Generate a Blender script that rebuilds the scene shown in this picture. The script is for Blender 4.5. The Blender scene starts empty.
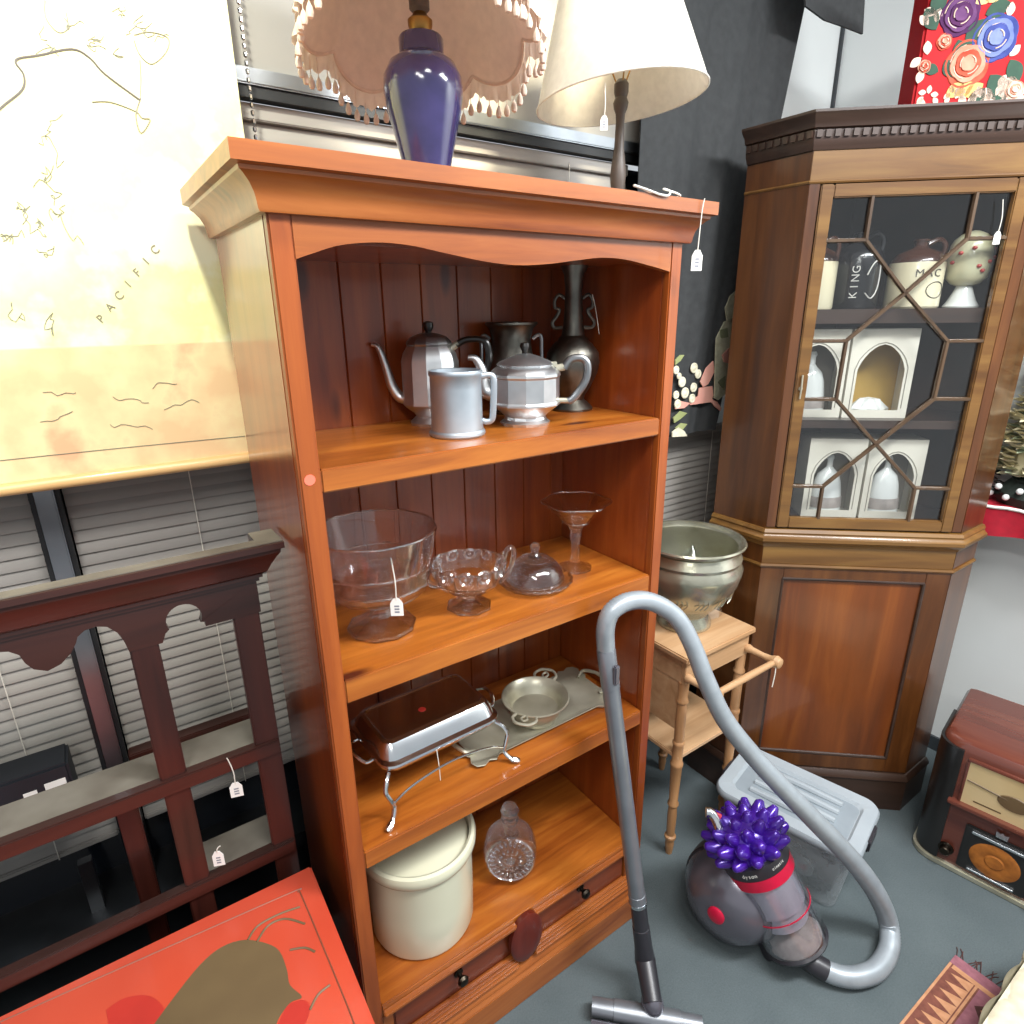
import bpy, bmesh, math, random
from mathutils import Vector, Matrix, Euler
random.seed(7)
SC = bpy.context.scene
COL = SC.collection
PI = math.pi
sin, cos = math.sin, math.cos

# ------------------------------------------------------------------ camera
CAM = Vector((-0.2478747, -0.94179771, 1.76265377))
RM = ((0.8211061, -0.57065437, -0.0117628), (0.18858294, 0.25178282, 0.94923226), (0.53872186, 0.78163867, -0.31435609))
FPX = 607.914
cd = bpy.data.cameras.new('camera'); cam = bpy.data.objects.new('camera', cd); COL.objects.link(cam)
cd.sensor_width = 36; cd.lens = FPX * 36 / 1024; cd.clip_start = .02
r, u, f = [Vector(v) for v in RM]
m3 = Matrix((r, u, -f)).transposed()
cam.matrix_world = Matrix.Translation(CAM) @ m3.to_4x4()
SC.camera = cam
def ray(px, py):
    return (r * ((px - 512) / FPX) + u * ((512 - py) / FPX) + f).normalized()
def at_y(px, py, y):
    d = ray(px, py); return CAM + d * ((y - CAM.y) / d.y)
def at_z(px, py, z):
    d = ray(px, py); return CAM + d * ((z - CAM.z) / d.z)
def at_x(px, py, x):
    d = ray(px, py); return CAM + d * ((x - CAM.x) / d.x)

# ------------------------------------------------------------------ mesh builder
class MB:
    def __init__(s): s.v = []; s.f = []; s.mi = []
    def add(s, vs, fs, m=0, M=None):
        b = len(s.v)
        for p in vs:
            p = Vector(p)
            s.v.append(M @ p if M is not None else p)
        for q in fs:
            s.f.append([b + i for i in q]); s.mi.append(m)
        return s
    def box(s, lo, hi, m=0, M=None):
        x0, y0, z0 = lo; x1, y1, z1 = hi
        vs = [(x0,y0,z0),(x1,y0,z0),(x1,y1,z0),(x0,y1,z0),(x0,y0,z1),(x1,y0,z1),(x1,y1,z1),(x0,y1,z1)]
        fs = [(3,2,1,0),(4,5,6,7),(0,1,5,4),(1,2,6,5),(2,3,7,6),(3,0,4,7)]
        return s.add(vs, fs, m, M)
    def lathe(s, prof, n=32, M=None, m=0, rad=None, sx=1, sy=1, closed=False):
        vs = []; fs = []; rings = []
        for k, (rr, z) in enumerate(prof):
            if abs(rr) < 1e-6:
                rings.append([len(vs)]); vs.append((0, 0, z)); continue
            ring = []
            for i in range(n):
                a = 2 * PI * i / n
                q = rr * (rad(a, k) if rad else 1)
                ring.append(len(vs)); vs.append((q * cos(a) * sx, q * sin(a) * sy, z))
            rings.append(ring)
        pairs = list(zip(rings, rings[1:]))
        if closed: pairs.append((rings[-1], rings[0]))
        for A, B in pairs:
            if len(A) == 1 and len(B) == 1: continue
            for i in range(n):
                j = (i + 1) % n
                if len(A) == 1: fs.append((A[0], B[j], B[i]))
                elif len(B) == 1: fs.append((A[i], A[j], B[0]))
                else: fs.append((A[i], A[j], B[j], B[i]))
        if not closed:
            if len(rings[0]) > 1: fs.append(list(reversed(rings[0])))
            if len(rings[-1]) > 1: fs.append(list(rings[-1]))
        return s.add(vs, fs, m, M)
    def tube(s, pts, rad, n=10, m=0, closed=False, flat=1.0, M=None):
        pts = [Vector(p) for p in pts]; N = len(pts)
        if not hasattr(rad, '__len__'): rad = [rad] * N
        vs = []; fs = []
        up = None
        for i, p in enumerate(pts):
            if closed: t = pts[(i + 1) % N] - pts[i - 1]
            else: t = pts[min(i + 1, N - 1)] - pts[max(i - 1, 0)]
            t = t.normalized()
            if up is None:
                a = Vector((0, 0, 1)) if abs(t.z) < .9 else Vector((0, 1, 0))
                up = (a - t * a.dot(t)).normalized()
            else:
                up = (up - t * up.dot(t)).normalized()
            sd = t.cross(up)
            for k in range(n):
                a = 2 * PI * k / n
                vs.append(p + up * (rad[i] * cos(a)) + sd * (rad[i] * flat * sin(a)))
        for i in range(N if closed else N - 1):
            j = (i + 1) % N
            for k in range(n):
                l = (k + 1) % n
                fs.append((i * n + k, j * n + k, j * n + l, i * n + l))
        if not closed:
            fs.append(list(range(n))); fs.append(list(reversed(range((N - 1) * n, N * n))))
        return s.add(vs, fs, m, M)
    def prism(s, poly, a, b, plane='xy', m=0, M=None):
        n = len(poly)
        def P(p, h):
            if plane == 'xy': return (p[0], p[1], h)
            if plane == 'xz': return (p[0], h, p[1])
            return (h, p[0], p[1])
        vs = [P(p, a) for p in poly] + [P(p, b) for p in poly]
        fs = [list(reversed(range(n))), list(range(n, 2 * n))]
        for i in range(n):
            j = (i + 1) % n; fs.append((i, j, n + j, n + i))
        return s.add(vs, fs, m, M)
    def ball(s, c, rr, n=16, m=0, sc=(1, 1, 1), M=None):
        k = n // 2
        prof = [(max(0, rr * sin(PI * i / k)) if 0 < i < k else 0, -rr * cos(PI * i / k)) for i in range(k + 1)]
        T = Matrix.Translation(Vector(c)) @ Matrix.Diagonal((*sc, 1))
        if M is not None: T = M @ T
        return s.lathe(prof, n, T, m)
    def grid(s, fn, nu, nv, m=0, M=None):
        vs = [fn(i / nu, j / nv) for j in range(nv + 1) for i in range(nu + 1)]
        w = nu + 1
        fs = [(j * w + i, j * w + i + 1, (j + 1) * w + i + 1, (j + 1) * w + i) for j in range(nv) for i in range(nu)]
        return s.add(vs, fs, m, M)
    def build(s, name, mats, parent=None, smooth=35, bevel=0, seg=2, label=None, loc=None):
        me = bpy.data.meshes.new(name)
        me.from_pydata([tuple(p) for p in s.v], [], s.f)
        mats = mats if isinstance(mats, (list, tuple)) else [mats]
        for q in mats: me.materials.append(q)
        me.polygons.foreach_set('material_index', s.mi)
        bm = bmesh.new(); bm.from_mesh(me)
        bmesh.ops.recalc_face_normals(bm, faces=bm.faces)
        if bevel > 0:
            es = [e for e in bm.edges if len(e.link_faces) == 2 and e.calc_face_angle(0) > .6]
            bmesh.ops.bevel(bm, geom=es, offset=bevel, segments=seg, affect='EDGES', clamp_overlap=True)
        bm.to_mesh(me); bm.free()
        if smooth:
            me.polygons.foreach_set('use_smooth', [True] * len(me.polygons))
            me.set_sharp_from_angle(angle=math.radians(smooth))
        me.update()
        o = bpy.data.objects.new(name, me); COL.objects.link(o)
        if parent: o.parent = parent
        if loc: o.location = loc
        if label: o['label'] = label
        return o
def flip(o):
    o.data.flip_normals(); return o
def spl(pts, n=8, closed=False):
    pts = [Vector(p) for p in pts]; N = len(pts); out = []
    for i in range(N if closed else N - 1):
        if closed: p0, p1, p2, p3 = pts[i - 1], pts[i], pts[(i + 1) % N], pts[(i + 2) % N]
        else: p0, p1, p2, p3 = pts[max(i - 1, 0)], pts[i], pts[i + 1], pts[min(i + 2, N - 1)]
        for k in range(n):
            t = k / n
            out.append(.5 * ((2 * p1) + (p2 - p0) * t + (2 * p0 - 5 * p1 + 4 * p2 - p3) * t * t + (3 * p1 - p0 - 3 * p2 + p3) * t ** 3))
    if not closed: out.append(pts[-1])
    return out
def spl2(pts, n=6):
    return [(p.x, p.y) for p in spl([(a, b, 0) for a, b in pts], n)]
def Rz(a): return Matrix.Rotation(a, 4, 'Z')
def Rx(a): return Matrix.Rotation(a, 4, 'X')
def Ry(a): return Matrix.Rotation(a, 4, 'Y')
def T(*p): return Matrix.Translation(Vector(p))
def axis_to(d):
    return Vector(d).to_track_quat('Z', 'Y').to_matrix().to_4x4()
def text(mb, s, size, M, m=0, ext=.0006):
    cu = bpy.data.curves.new('t', 'FONT'); cu.body = s; cu.size = size; cu.extrude = ext
    cu.align_x = 'CENTER'; cu.align_y = 'CENTER'
    o = bpy.data.objects.new('t', cu); COL.objects.link(o)
    dg = bpy.context.evaluated_depsgraph_get(); dg.update()
    me = o.evaluated_get(dg).to_mesh()
    mb.add([v.co.copy() for v in me.vertices], [list(p.vertices) for p in me.polygons], m, M)
    bpy.data.objects.remove(o); bpy.data.curves.remove(cu)
def tag(o, label, cat, group=None, kind=None):
    o['label'] = label; o['category'] = cat
    if group: o['group'] = group
    if kind: o['kind'] = kind
    return o
def thing(name, label, cat, loc=(0, 0, 0), rz=0, group=None):
    o = bpy.data.objects.new(name, None); COL.objects.link(o)
    o.empty_display_size = .05
    o.location = loc; o.rotation_euler = (0, 0, rz)
    return tag(o, label, cat, group)
def struct(mb, name, mats, parent=None, **k):
    o = mb.build(name, mats, parent, **k)
    if not parent: o['kind'] = 'structure'
    return o

# ------------------------------------------------------------------ materials
def C(h):
    h = h.lstrip('#'); o = []
    for i in (0, 2, 4):
        c = int(h[i:i + 2], 16) / 255
        o.append(c / 12.92 if c < .04045 else ((c + .055) / 1.055) ** 2.4)
    return (*o, 1)
def nodes(name):
    m = bpy.data.materials.new(name); m.use_nodes = True
    nt = m.node_tree; b = nt.nodes['Principled BSDF']
    return m, nt, b
def mixcol(nt, a, b, fac):
    n = nt.nodes.new('ShaderNodeMix'); n.data_type = 'RGBA'
    for i, v in ((6, a), (7, b)):
        if isinstance(v, tuple): n.inputs[i].default_value = v
        else: nt.links.new(v, n.inputs[i])
    if isinstance(fac, float): n.inputs[0].default_value = fac
    else: nt.links.new(fac, n.inputs[0])
    return n.outputs[2]
def coords(nt, scale=(1, 1, 1), rot=(0, 0, 0)):
    tc = nt.nodes.new('ShaderNodeTexCoord'); mp = nt.nodes.new('ShaderNodeMapping')
    mp.inputs['Scale'].default_value = scale; mp.inputs['Rotation'].default_value = rot
    nt.links.new(tc.outputs['Object'], mp.inputs['Vector']); return mp.outputs[0]
def noise(nt, vec, scale, detail=3, rough=.5, dist=0):
    n = nt.nodes.new('ShaderNodeTexNoise'); n.inputs['Scale'].default_value = scale
    n.inputs['Detail'].default_value = detail; n.inputs['Roughness'].default_value = rough
    n.inputs['Distortion'].default_value = dist
    nt.links.new(vec, n.inputs['Vector']); return n.outputs['Fac']
def ramp(nt, fac, stops):
    n = nt.nodes.new('ShaderNodeValToRGB'); e = n.color_ramp.elements
    while len(e) < len(stops): e.new(.5)
    for k, (p, c) in enumerate(stops):
        e[k].position = p; e[k].color = c if len(c) == 4 else (*c, 1)
    nt.links.new(fac, n.inputs[0]); return n.outputs[0]
def bump(nt, b, h, strength=.2, dist=.01):
    n = nt.nodes.new('ShaderNodeBump'); n.inputs['Strength'].default_value = strength; n.inputs['Distance'].default_value = dist
    nt.links.new(h, n.inputs['Height']); nt.links.new(n.outputs[0], b.inputs['Normal'])
def plain(name, c1, c2=None, rough=.5, metal=0, scale=12, coat=0, bmp=0, spec=.5, detail=3, bdist=.004):
    m, nt, b = nodes(name)
    c1 = C(c1) if isinstance(c1, str) else c1
    c2 = (C(c2) if isinstance(c2, str) else c2) if c2 else tuple(x * .82 for x in c1[:3]) + (1,)
    v = coords(nt); n = noise(nt, v, scale, detail)
    col = ramp(nt, n, [(.3, c2), (.7, c1)])
    nt.links.new(col, b.inputs['Base Color'])
    b.inputs['Roughness'].default_value = rough; b.inputs['Metallic'].default_value = metal
    b.inputs['Coat Weight'].default_value = coat; b.inputs['Coat Roughness'].default_value = .15
    b.inputs['Specular IOR Level'].default_value = spec
    if bmp: bump(nt, b, noise(nt, v, scale * 3, 4), bmp, bdist)
    return m
def wood(name, dark, mid, light, axis='z', rough=.35, coat=.3, scale=1, knots=False, croug=.12, stain=0):
    m, nt, b = nodes(name)
    st = {'x': (1, 12, 12), 'y': (12, 1, 12), 'z': (12, 12, 1)}[axis]
    v = coords(nt, tuple(q * scale for q in st))
    g = noise(nt, v, 2.2, 6, .6, .6)
    v2 = coords(nt, tuple(q * scale * .35 for q in st))
    g2 = noise(nt, v2, 2, 2, .5, .3)
    col = ramp(nt, g, [(.32, C(dark)), (.5, C(mid)), (.68, C(light))])
    col2 = ramp(nt, g2, [(.35, C(dark)), (.65, C(light))])
    c = mixcol(nt, col, col2, .4)
    if knots:
        vo = nt.nodes.new('ShaderNodeTexVoronoi'); vo.inputs['Scale'].default_value = 1
        kv = coords(nt, {'x': (2.3, 7, 7), 'y': (7, 2.3, 7), 'z': (7, 7, 2.3)}[axis]); nt.links.new(kv, vo.inputs['Vector'])
        k = ramp(nt, vo.outputs['Distance'], [(.05, (1, 1, 1, 1)), (.12, (0, 0, 0, 1))])
        c = mixcol(nt, c, C('#4e2010'), k)
    nt.links.new(c, b.inputs['Base Color'])
    b.inputs['Roughness'].default_value = rough
    b.inputs['Coat Weight'].default_value = coat; b.inputs['Coat Roughness'].default_value = croug
    bump(nt, b, g, .06, .002)
    return m
def metal(name, c, rough=.25, dark=None, scale=9, bmp=0):
    return plain(name, c, dark, rough, 1, scale, bmp=bmp)
def clear(name, tint=(1, 1, 1, 1), gloss=.02, refr=.0, base=.04, facing=.75):
    """thin glass: see-through with a fresnel reflection, optional share of true refraction"""
    m, nt, b = nodes(name); out = nt.nodes['Material Output']; nt.nodes.remove(b)
    tr = nt.nodes.new('ShaderNodeBsdfTransparent'); tr.inputs[0].default_value = tint
    gl = nt.nodes.new('ShaderNodeBsdfGlossy'); gl.inputs['Roughness'].default_value = gloss
    gl.inputs['Color'].default_value = (1, 1, 1, 1)
    lw = nt.nodes.new('ShaderNodeLayerWeight'); lw.inputs['Blend'].default_value = .5
    pw = nt.nodes.new('ShaderNodeMath'); pw.operation = 'POWER'; pw.inputs[1].default_value = 2.6; nt.links.new(lw.outputs['Facing'], pw.inputs[0])
    fr = nt.nodes.new('ShaderNodeMath'); fr.operation = 'MULTIPLY_ADD'; fr.inputs[1].default_value = facing; fr.inputs[2].default_value = base; nt.links.new(pw.outputs[0], fr.inputs[0])
    v = coords(nt); nz = noise(nt, v, 30, 2)
    bp = nt.nodes.new('ShaderNodeBump'); bp.inputs['Strength'].default_value = .05 if refr else .0; bp.inputs['Distance'].default_value = .003
    nt.links.new(nz, bp.inputs['Height'])
    nt.links.new(bp.outputs[0], gl.inputs['Normal']); nt.links.new(bp.outputs[0], lw.inputs['Normal'])
    mx = nt.nodes.new('ShaderNodeMixShader'); nt.links.new(fr.outputs[0], mx.inputs[0])
    nt.links.new(tr.outputs[0], mx.inputs[1]); nt.links.new(gl.outputs[0], mx.inputs[2])
    res = mx.outputs[0]
    if refr:
        g = nt.nodes.new('ShaderNodeBsdfGlass'); g.inputs['IOR'].default_value = 1.45; g.inputs['Roughness'].default_value = .02
        g.inputs['Color'].default_value = tint
        m2 = nt.nodes.new('ShaderNodeMixShader'); m2.inputs[0].default_value = refr
        nt.links.new(res, m2.inputs[1]); nt.links.new(g.outputs[0], m2.inputs[2]); res = m2.outputs[0]
    nt.links.new(res, out.inputs[0]); return m
def frosted(name, c, tr=.6):
    m, nt, b = nodes(name); out = nt.nodes['Material Output']
    v = coords(nt); n = noise(nt, v, 20, 2); cc = C(c)
    col = ramp(nt, n, [(.3, tuple(x * .9 for x in cc[:3]) + (1,)), (.7, cc)])
    nt.links.new(col, b.inputs['Base Color']); b.inputs['Roughness'].default_value = .2
    t = nt.nodes.new('ShaderNodeBsdfTransparent')
    mx = nt.nodes.new('ShaderNodeMixShader'); mx.inputs[0].default_value = tr
    nt.links.new(b.outputs[0], mx.inputs[1]); nt.links.new(t.outputs[0], mx.inputs[2]); nt.links.new(mx.outputs[0], out.inputs[0])
    return m
def translucent(name, c, amt=.5, rough=.8):
    m, nt, b = nodes(name); out = nt.nodes['Material Output']
    v = coords(nt); n = noise(nt, v, 60, 3); cc = C(c)
    col = ramp(nt, n, [(.3, tuple(x * .9 for x in cc[:3]) + (1,)), (.7, cc)])
    nt.links.new(col, b.inputs['Base Color']); b.inputs['Roughness'].default_value = rough
    t = nt.nodes.new('ShaderNodeBsdfTranslucent'); nt.links.new(col, t.inputs[0])
    mx = nt.nodes.new('ShaderNodeMixShader'); mx.inputs[0].default_value = amt
    nt.links.new(b.outputs[0], mx.inputs[1]); nt.links.new(t.outputs[0], mx.inputs[2]); nt.links.new(mx.outputs[0], out.inputs[0])
    return m

M_pine_x = wood('pine_along', '#6e3010', '#9a521e', '#b26a2e', 'x', .38, .3, knots=True)
M_pine_z = wood('pine_upright', '#6a2c0c', '#934616', '#aa5a22', 'z', .38, .3, knots=True)
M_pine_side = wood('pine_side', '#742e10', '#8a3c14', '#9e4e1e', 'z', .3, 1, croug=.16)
M_pine_back = wood('pine_back', '#66280c', '#863c14', '#9a4e1c', 'z', .36, .4, knots=True)
M_pine_shelf = wood('pine_shelf', '#70320c', '#a0561a', '#bc722a', 'x', .35, .3, knots=True)
M_fan = wood('pine_dark', '#3e100a', '#56180c', '#662010', 'z', .4, .3)
M_mah = wood('mahogany', '#3a1d09', '#542e11', '#6a401c', 'z', .32, .6)
M_mah_x = wood('mahogany_across', '#503213', '#6c481f', '#82602f', 'x', .35, .4)
M_mah_dark = wood('mahogany_dark', '#2a1c14', '#38261b', '#443027', 'x', .4, .3)
M_hutch = wood('dark_oak', '#260f0b', '#371711', '#452018', 'z', .35, .35)
M_hutch_x = wood('dark_oak_across', '#24100b', '#331610', '#401e16', 'x', .35, .35)
M_dust = plain('dusty_top', '#7c776c', '#5c554b', .8, scale=9)
M_beech = wood('light_beech', '#a57c54', '#bb946c', '#c9a680', 'x', .45, .15)
M_beech_z = wood('turned_beech', '#96693e', '#b08258', '#bf956c', 'z', .45, .15)
M_pewter = metal('pewter', '#dcdedf', .4, '#bcc0c2', 14)
M_pewter_dull = metal('dull_pewter', '#a6a9ab', .4, '#84878a', 14)
M_tankard = metal('tankard_pewter', '#c6cfd6', .52, '#aab4bc', 10)
M_bronze = metal('dark_bronze', '#7c7a72', .4, '#55534d', 16, .15)
M_black = plain('black_plastic', '#17130f', '#0d0b0a', .3)
M_silver = metal('silver_plate', '#e4e6e8', .17, '#ccd0d3', 6)
M_silver_worn = plain('worn_silver', '#c4c1ae', '#a5a08c', .35, .55, 10)
M_nickel = plain('old_nickel', '#c6c5b4', '#98967f', .25, .8, 9, bmp=.25)
M_glass = clear('pressed_glass', (.985, .985, .99, 1), .03, .5, .09, .95)
M_glass_cut = clear('cut_glass', (.975, .98, .985, 1), .05, .6, .14, .95)
M_glass_rim = clear('glass_edge', (.97, .97, .98, 1), .06, .2, .3, .6)
M_pane = clear('cabinet_pane', (.96, .97, .97, 1), .0, 0, .05, .8)
M_crock = plain('stoneware', '#d6d5bd', '#cbcab0', .25, scale=3, coat=.6)
M_blue = plain('cobalt_glaze', '#3a3568', '#2c2854', .12, scale=18, coat=1)
M_brass = metal('aged_brass', '#b28a4c', .35, '#8a6636', 10)
M_shade_pink = translucent('pink_shade_fabric', '#ecdccf', .3)
M_fringe = translucent('pink_fringe', '#ecd9c8', .2)
M_shade_white = translucent('white_shade_fabric', '#f2efe6', .35)
M_cord = plain('white_cord', '#e4e0d4', None, .6)
M_tag = plain('white_card', '#f2f1ec', '#e6e4dd', .6)
M_ink = plain('grey_ink', '#8c8f98', None, .6)
M_lampwood = plain('dark_turned_wood', '#5a5048', '#463e38', .45)
M_sticker = plain('coral_sticker', '#f57a62', '#f07058', .5)
M_knob = metal('antique_bronze', '#4c443a', .38, '#2e2a26')
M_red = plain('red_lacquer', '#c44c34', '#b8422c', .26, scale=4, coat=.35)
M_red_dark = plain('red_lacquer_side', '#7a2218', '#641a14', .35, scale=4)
M_olive = plain('painted_olive', '#6d5a3c', '#5f4d33', .5, scale=7)
M_line = plain('painted_brown_line', '#8a4a34', '#7a3f2c', .5)
M_rose = plain('painted_deep_red', '#b43026', '#a42a22', .45)
M_white_wall = plain('white_wall', '#e6eae8', '#e0e4e2', .7, scale=3)
M_grey_panel = plain('grey_panel', '#98958f', '#8f8d87', .6, scale=3)
M_alu = metal('window_aluminium', '#a6abb0', .35, '#8e9398')
M_rubber = plain('black_gasket', '#1c1f22', '#121416', .5)
M_darkglass = plain('dark_window', '#20262e', '#171b22', .08, scale=3, coat=.5)
M_slat = plain('blind_slat', '#a4a09a', '#98948e', .6, scale=4)
M_curtain = plain('black_cloth', '#3a3c3d', '#313334', .85, scale=40, bmp=.1)
M_skirt = plain('dark_skirting', '#3a4044', '#33383c', .6)
M_map = None
# ------------------------------------------------------------------ room
def carpet():
    m, nt, b = nodes('carpet'); v = coords(nt)
    n1 = noise(nt, v, 220, 3, .7); n2 = noise(nt, v, 5, 4)
    c = mixcol(nt, ramp(nt, n1, [(.3, C('#485154')), (.7, C('#636c6f'))]), ramp(nt, n2, [(.3, C('#515a5c')), (.7, C('#5f686a'))]), .6)
    nt.links.new(c, b.inputs['Base Color']); b.inputs['Roughness'].default_value = .95
    b.inputs['Specular IOR Level'].default_value = .1
    bump(nt, b, n1, .4, .004); return m
M_carpet = carpet()
WX, WY = 2.39, .62          # right wall, window wall
struct(MB().box((-1.9, -2.6, -.05), (2.5, .8, 0)), 'floor', M_carpet, smooth=0)
w = MB()
w.box((1.82, WY, 0), (WX + .1, WY + .1, 3.05)); w.box((-1.9, WY, 0), (1.82, WY + .1, .5)); w.box((-1.9, WY, 2.8), (1.82, WY + .1, 3.05))
struct(w, 'wall_back', M_white_wall, smooth=0)
struct(MB().box((WX, -2.6, 0), (WX + .1, WY, 3.05)), 'wall_right', M_white_wall, smooth=0)
struct(MB().box((WX - .012, -2.6, 0), (WX, WY - .012, .06)), 'baseboard_right', M_skirt, smooth=0)
struct(MB().box((1.82, WY - .012, 0), (WX - .0, WY, .06)), 'baseboard_back', M_skirt, smooth=0)
struct(MB().box((WX - .012, WY - .012, .06), (WX, WY, 3.0)), 'strip_1', plain('corner_line_dark', '#3c4043', None, .6), smooth=0)  # thin dark strip down the room corner
# window: glazing, mullions, transom and a light fascia above
wf = MB()
YW = .52
for x in (-1.2, -.352, 1.84): wf.box((x - .016, YW - .02, .42), (x + .016, YW + .04, 2.8))
wf.box((-1.9, YW - .02, 2.193), (1.86, YW + .04, 2.222)); wf.box((-1.9, YW - .02, .36), (1.86, YW + .04, .4))
win = struct(wf, 'window_1', M_alu, bevel=.003)
gk = MB()
for x in (-1.2, -.352): 
    gk.box((x - .025, YW - .012, .46), (x - .017, YW + .02, 2.19)); gk.box((x + .017, YW - .012, .46), (x + .025, YW + .02, 2.19))
gk.box((-1.86, YW - .012, 2.172), (1.8, YW + .02, 2.192))
gk.build('gasket', M_rubber, win, smooth=0)
gl = MB().box((-1.86, YW + .062, .4), (1.8, YW + .068, 2.17)); gl.build('pane', M_darkglass, win, smooth=0)
fs = MB().box((-1.9, YW - .005, 2.223), (1.82, YW + .05, 2.8)); fs.build('fascia', M_grey_panel, win, smooth=0)
struct(MB().box((-1.9, YW - .1, .42), (1.3, WY + .0, .46)), 'trim_2', M_rubber, smooth=0)
struct(MB().box((-1.9, YW - .13, .752), (-.392, YW - .021, .772)).box((-.462, YW - .05, .46), (-.436, YW - .03, .6)), 'trim_3', M_alu, smooth=0)
struct(MB().box((-1.9, YW + .0, 0), (1.82, YW + .05, .42)), 'wall_under_window', M_rubber, smooth=0)
def blind(x0, x1, z0, z1, label):
    t = thing('venetian_blind', label, 'blind', ((x0 + x1) / 2, YW + .02, z0), 0, 'venetian blinds in the shop window')
    w2 = (x1 - x0) / 2; s = MB(); h = z1 - z0; n = int(h / .0262)
    for i in range(n):
        z = .026 + i * .0262
        if z > h - .03: break
        pr = [(-.0045, -.0155), (-.004, -.008), (-.001, .0), (.002, .008), (.0045, .0155)]
        poly = [(a, z + b) for a, b in pr] + [(a, z + b + .001) for a, b in reversed(pr)]
        s.prism(poly, -w2, w2, 'yz')
    s.build('slats', M_slat, t, smooth=60)
    MB().box((-w2, -.012, h - .03), (w2, .014, h)).build('headrail', M_slat, t, bevel=.002)
    MB().box((-w2, -.012, 0), (w2, .012, .014)).build('bottom_rail', M_slat, t, bevel=.003)
    for x in (-w2 * .7, w2 * .7): MB().tube([(x, -.014, 0), (x, -.014, h - .02)], .0012, 5).build('ladder_cord', M_cord, t)
    return t
blind(-1.16, -.38, .59, 2.168, 'grey slatted blind left of the aluminium window post')
blind(-.324, 1.20, .60, 2.168, 'wide slatted blind behind the pine bookcase and the map')
blind(1.24, 1.79, .7, 1.335, 'short grey slatted blind below the black embroidered curtain')
struct(MB().box((-.322, YW - .06, .785), (-.03, YW - .025, .835)), 'trim_4', M_hutch_x, bevel=.003)
# ball chain at the left of the bookcase top
ch = MB(); ca = at_y(241, 20, .44)
for i in range(90):
    ch.ball((ca.x, .44, 1.6 + i * .0135), .0042, 6, sc=(1, 1, 1.4))
tag(ch.build('blind_chain', M_silver), 'beaded metal blind chain hanging beside the right edge of the map', 'chain')

# ------------------------------------------------------------------ bookcase
W, D, H = .85, .3592, 1.97
bc = thing('bookcase', 'tall honey pine bookcase with arched top rail, shelves and two drawers', 'bookcase')
for x in (0, W - .034):
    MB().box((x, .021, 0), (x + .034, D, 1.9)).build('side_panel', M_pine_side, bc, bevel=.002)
    MB().box((x, 0, 0), (x + .034, .021, 1.9)).build('stile', M_pine_z, bc, bevel=.003)
MB().box((.034, .02, 1.86), (W - .034, D - .016, 1.9)).build('top_board', M_pine_back, bc, smooth=0)
# cornice: mitred sweep round the front and both sides
prof = [(.0, 1.893), (.0105, 1.893), (.0125, 1.897), (.0135, 1.905), (.016, 1.915), (.022, 1.926), (.031, 1.935), (.036, 1.938), (.037, 1.943), (.0467, 1.9455), (.0467, 1.9695), (.0, 1.9695)]
co = MB(); vs = []; fs = []
for o, z in prof: vs += [(-o, D, z), (-o, -o, z), (W + o, -o, z), (W + o, D, z)]
for k in range(len(prof) - 1):
    for j in range(3): fs.append((4 * k + j, 4 * k + j + 1, 4 * k + 5 + j, 4 * k + 4 + j))
nP = len(prof)
fs.append([4 * k for k in range(nP)]); fs.append([4 * k + 3 for k in range(nP)])
co.add(vs, fs); co.box((.001, .001, 1.9), (W - .001, D, 1.969))
co.build('cornice', M_pine_x, bc, smooth=25)
arch = [(.034, 1.836), (.06, 1.845), (.1, 1.857), (.155, 1.8635), (.213, 1.862), (.284, 1.852), (.36, 1.842), (.425, 1.839), (.49, 1.843), (.564, 1.852), (.62, 1.858), (.68, 1.857), (.75, 1.848), (.816, 1.837)]
MB().prism(spl2(arch, 5) + [(.816, 1.896), (.034, 1.896)], .001, .0205, 'xz').build('arched_rail', M_pine_x, bc, smooth=40)
bp = MB(); x = .034; pl = []
while x < .81:
    x2 = min(x + .092, .816)
    pl += [(x, .349), (x + .0025, .3448), (x2 - .0025, .3448), (x2, .349)]; x = x2
MB().prism(pl + [(.816, D - .001), (.034, D - .001)], .11, 1.88).build('back_panel', M_pine_back, bc, smooth=0)
for z0, z1 in ((1.4868, 1.5266), (1.0882, 1.1371), (.6951, .740), (.262, .2987)):
    MB().box((.034, .002, z0), (.816, .345, z1)).build('shelf', M_pine_shelf, bc, bevel=.003)
# drawer section
M_pine_drw = wood('pine_drawer', '#5c2410', '#743014', '#86401c', 'x', .38, .3)
dv = MB()
dv.box((.034, .004, .1), (.816, .03, .165)); dv.box((.034, .004, .15), (.06, .03, .262)); dv.box((.79, .004, .15), (.816, .03, .262)); dv.box((.395, .004, .15), (.455, .03, .262))
dv.build('drawer_frame', M_pine_x, bc, bevel=.002)
for x0, x1, kx in ((.06, .395, .231), (.455, .79, .621)):
    d = MB().box((x0 + .003, .009, .168), (x1 - .003, .3, .259)).build('drawer', M_pine_drw, bc, bevel=.003)
    k = MB().lathe([(0, 0), (.012, 0), (.012, .004), (.006, .007), (.005, .013), (.011, .019), (.0145, .025), (.011, .031), (0, .033)], 20, T(kx, .009, .233 if kx < .4 else .238) @ Rx(PI / 2))
    k.build('knob', M_knob, d)
mo = MB()
for x0, x1 in ((.036, .398), (.452, .814)):
    mo.box((x0, -.012, .274), (x1, .003, .284), 0)
    for k in range(4): mo.box((x0, -.004 - .004 * k, .138 + .0 - .0 + (3 - k) * .0085), (x1, .005, .138 + (4 - k) * .0085))
mo.build('moulding', M_pine_x, bc, bevel=.002)
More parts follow.
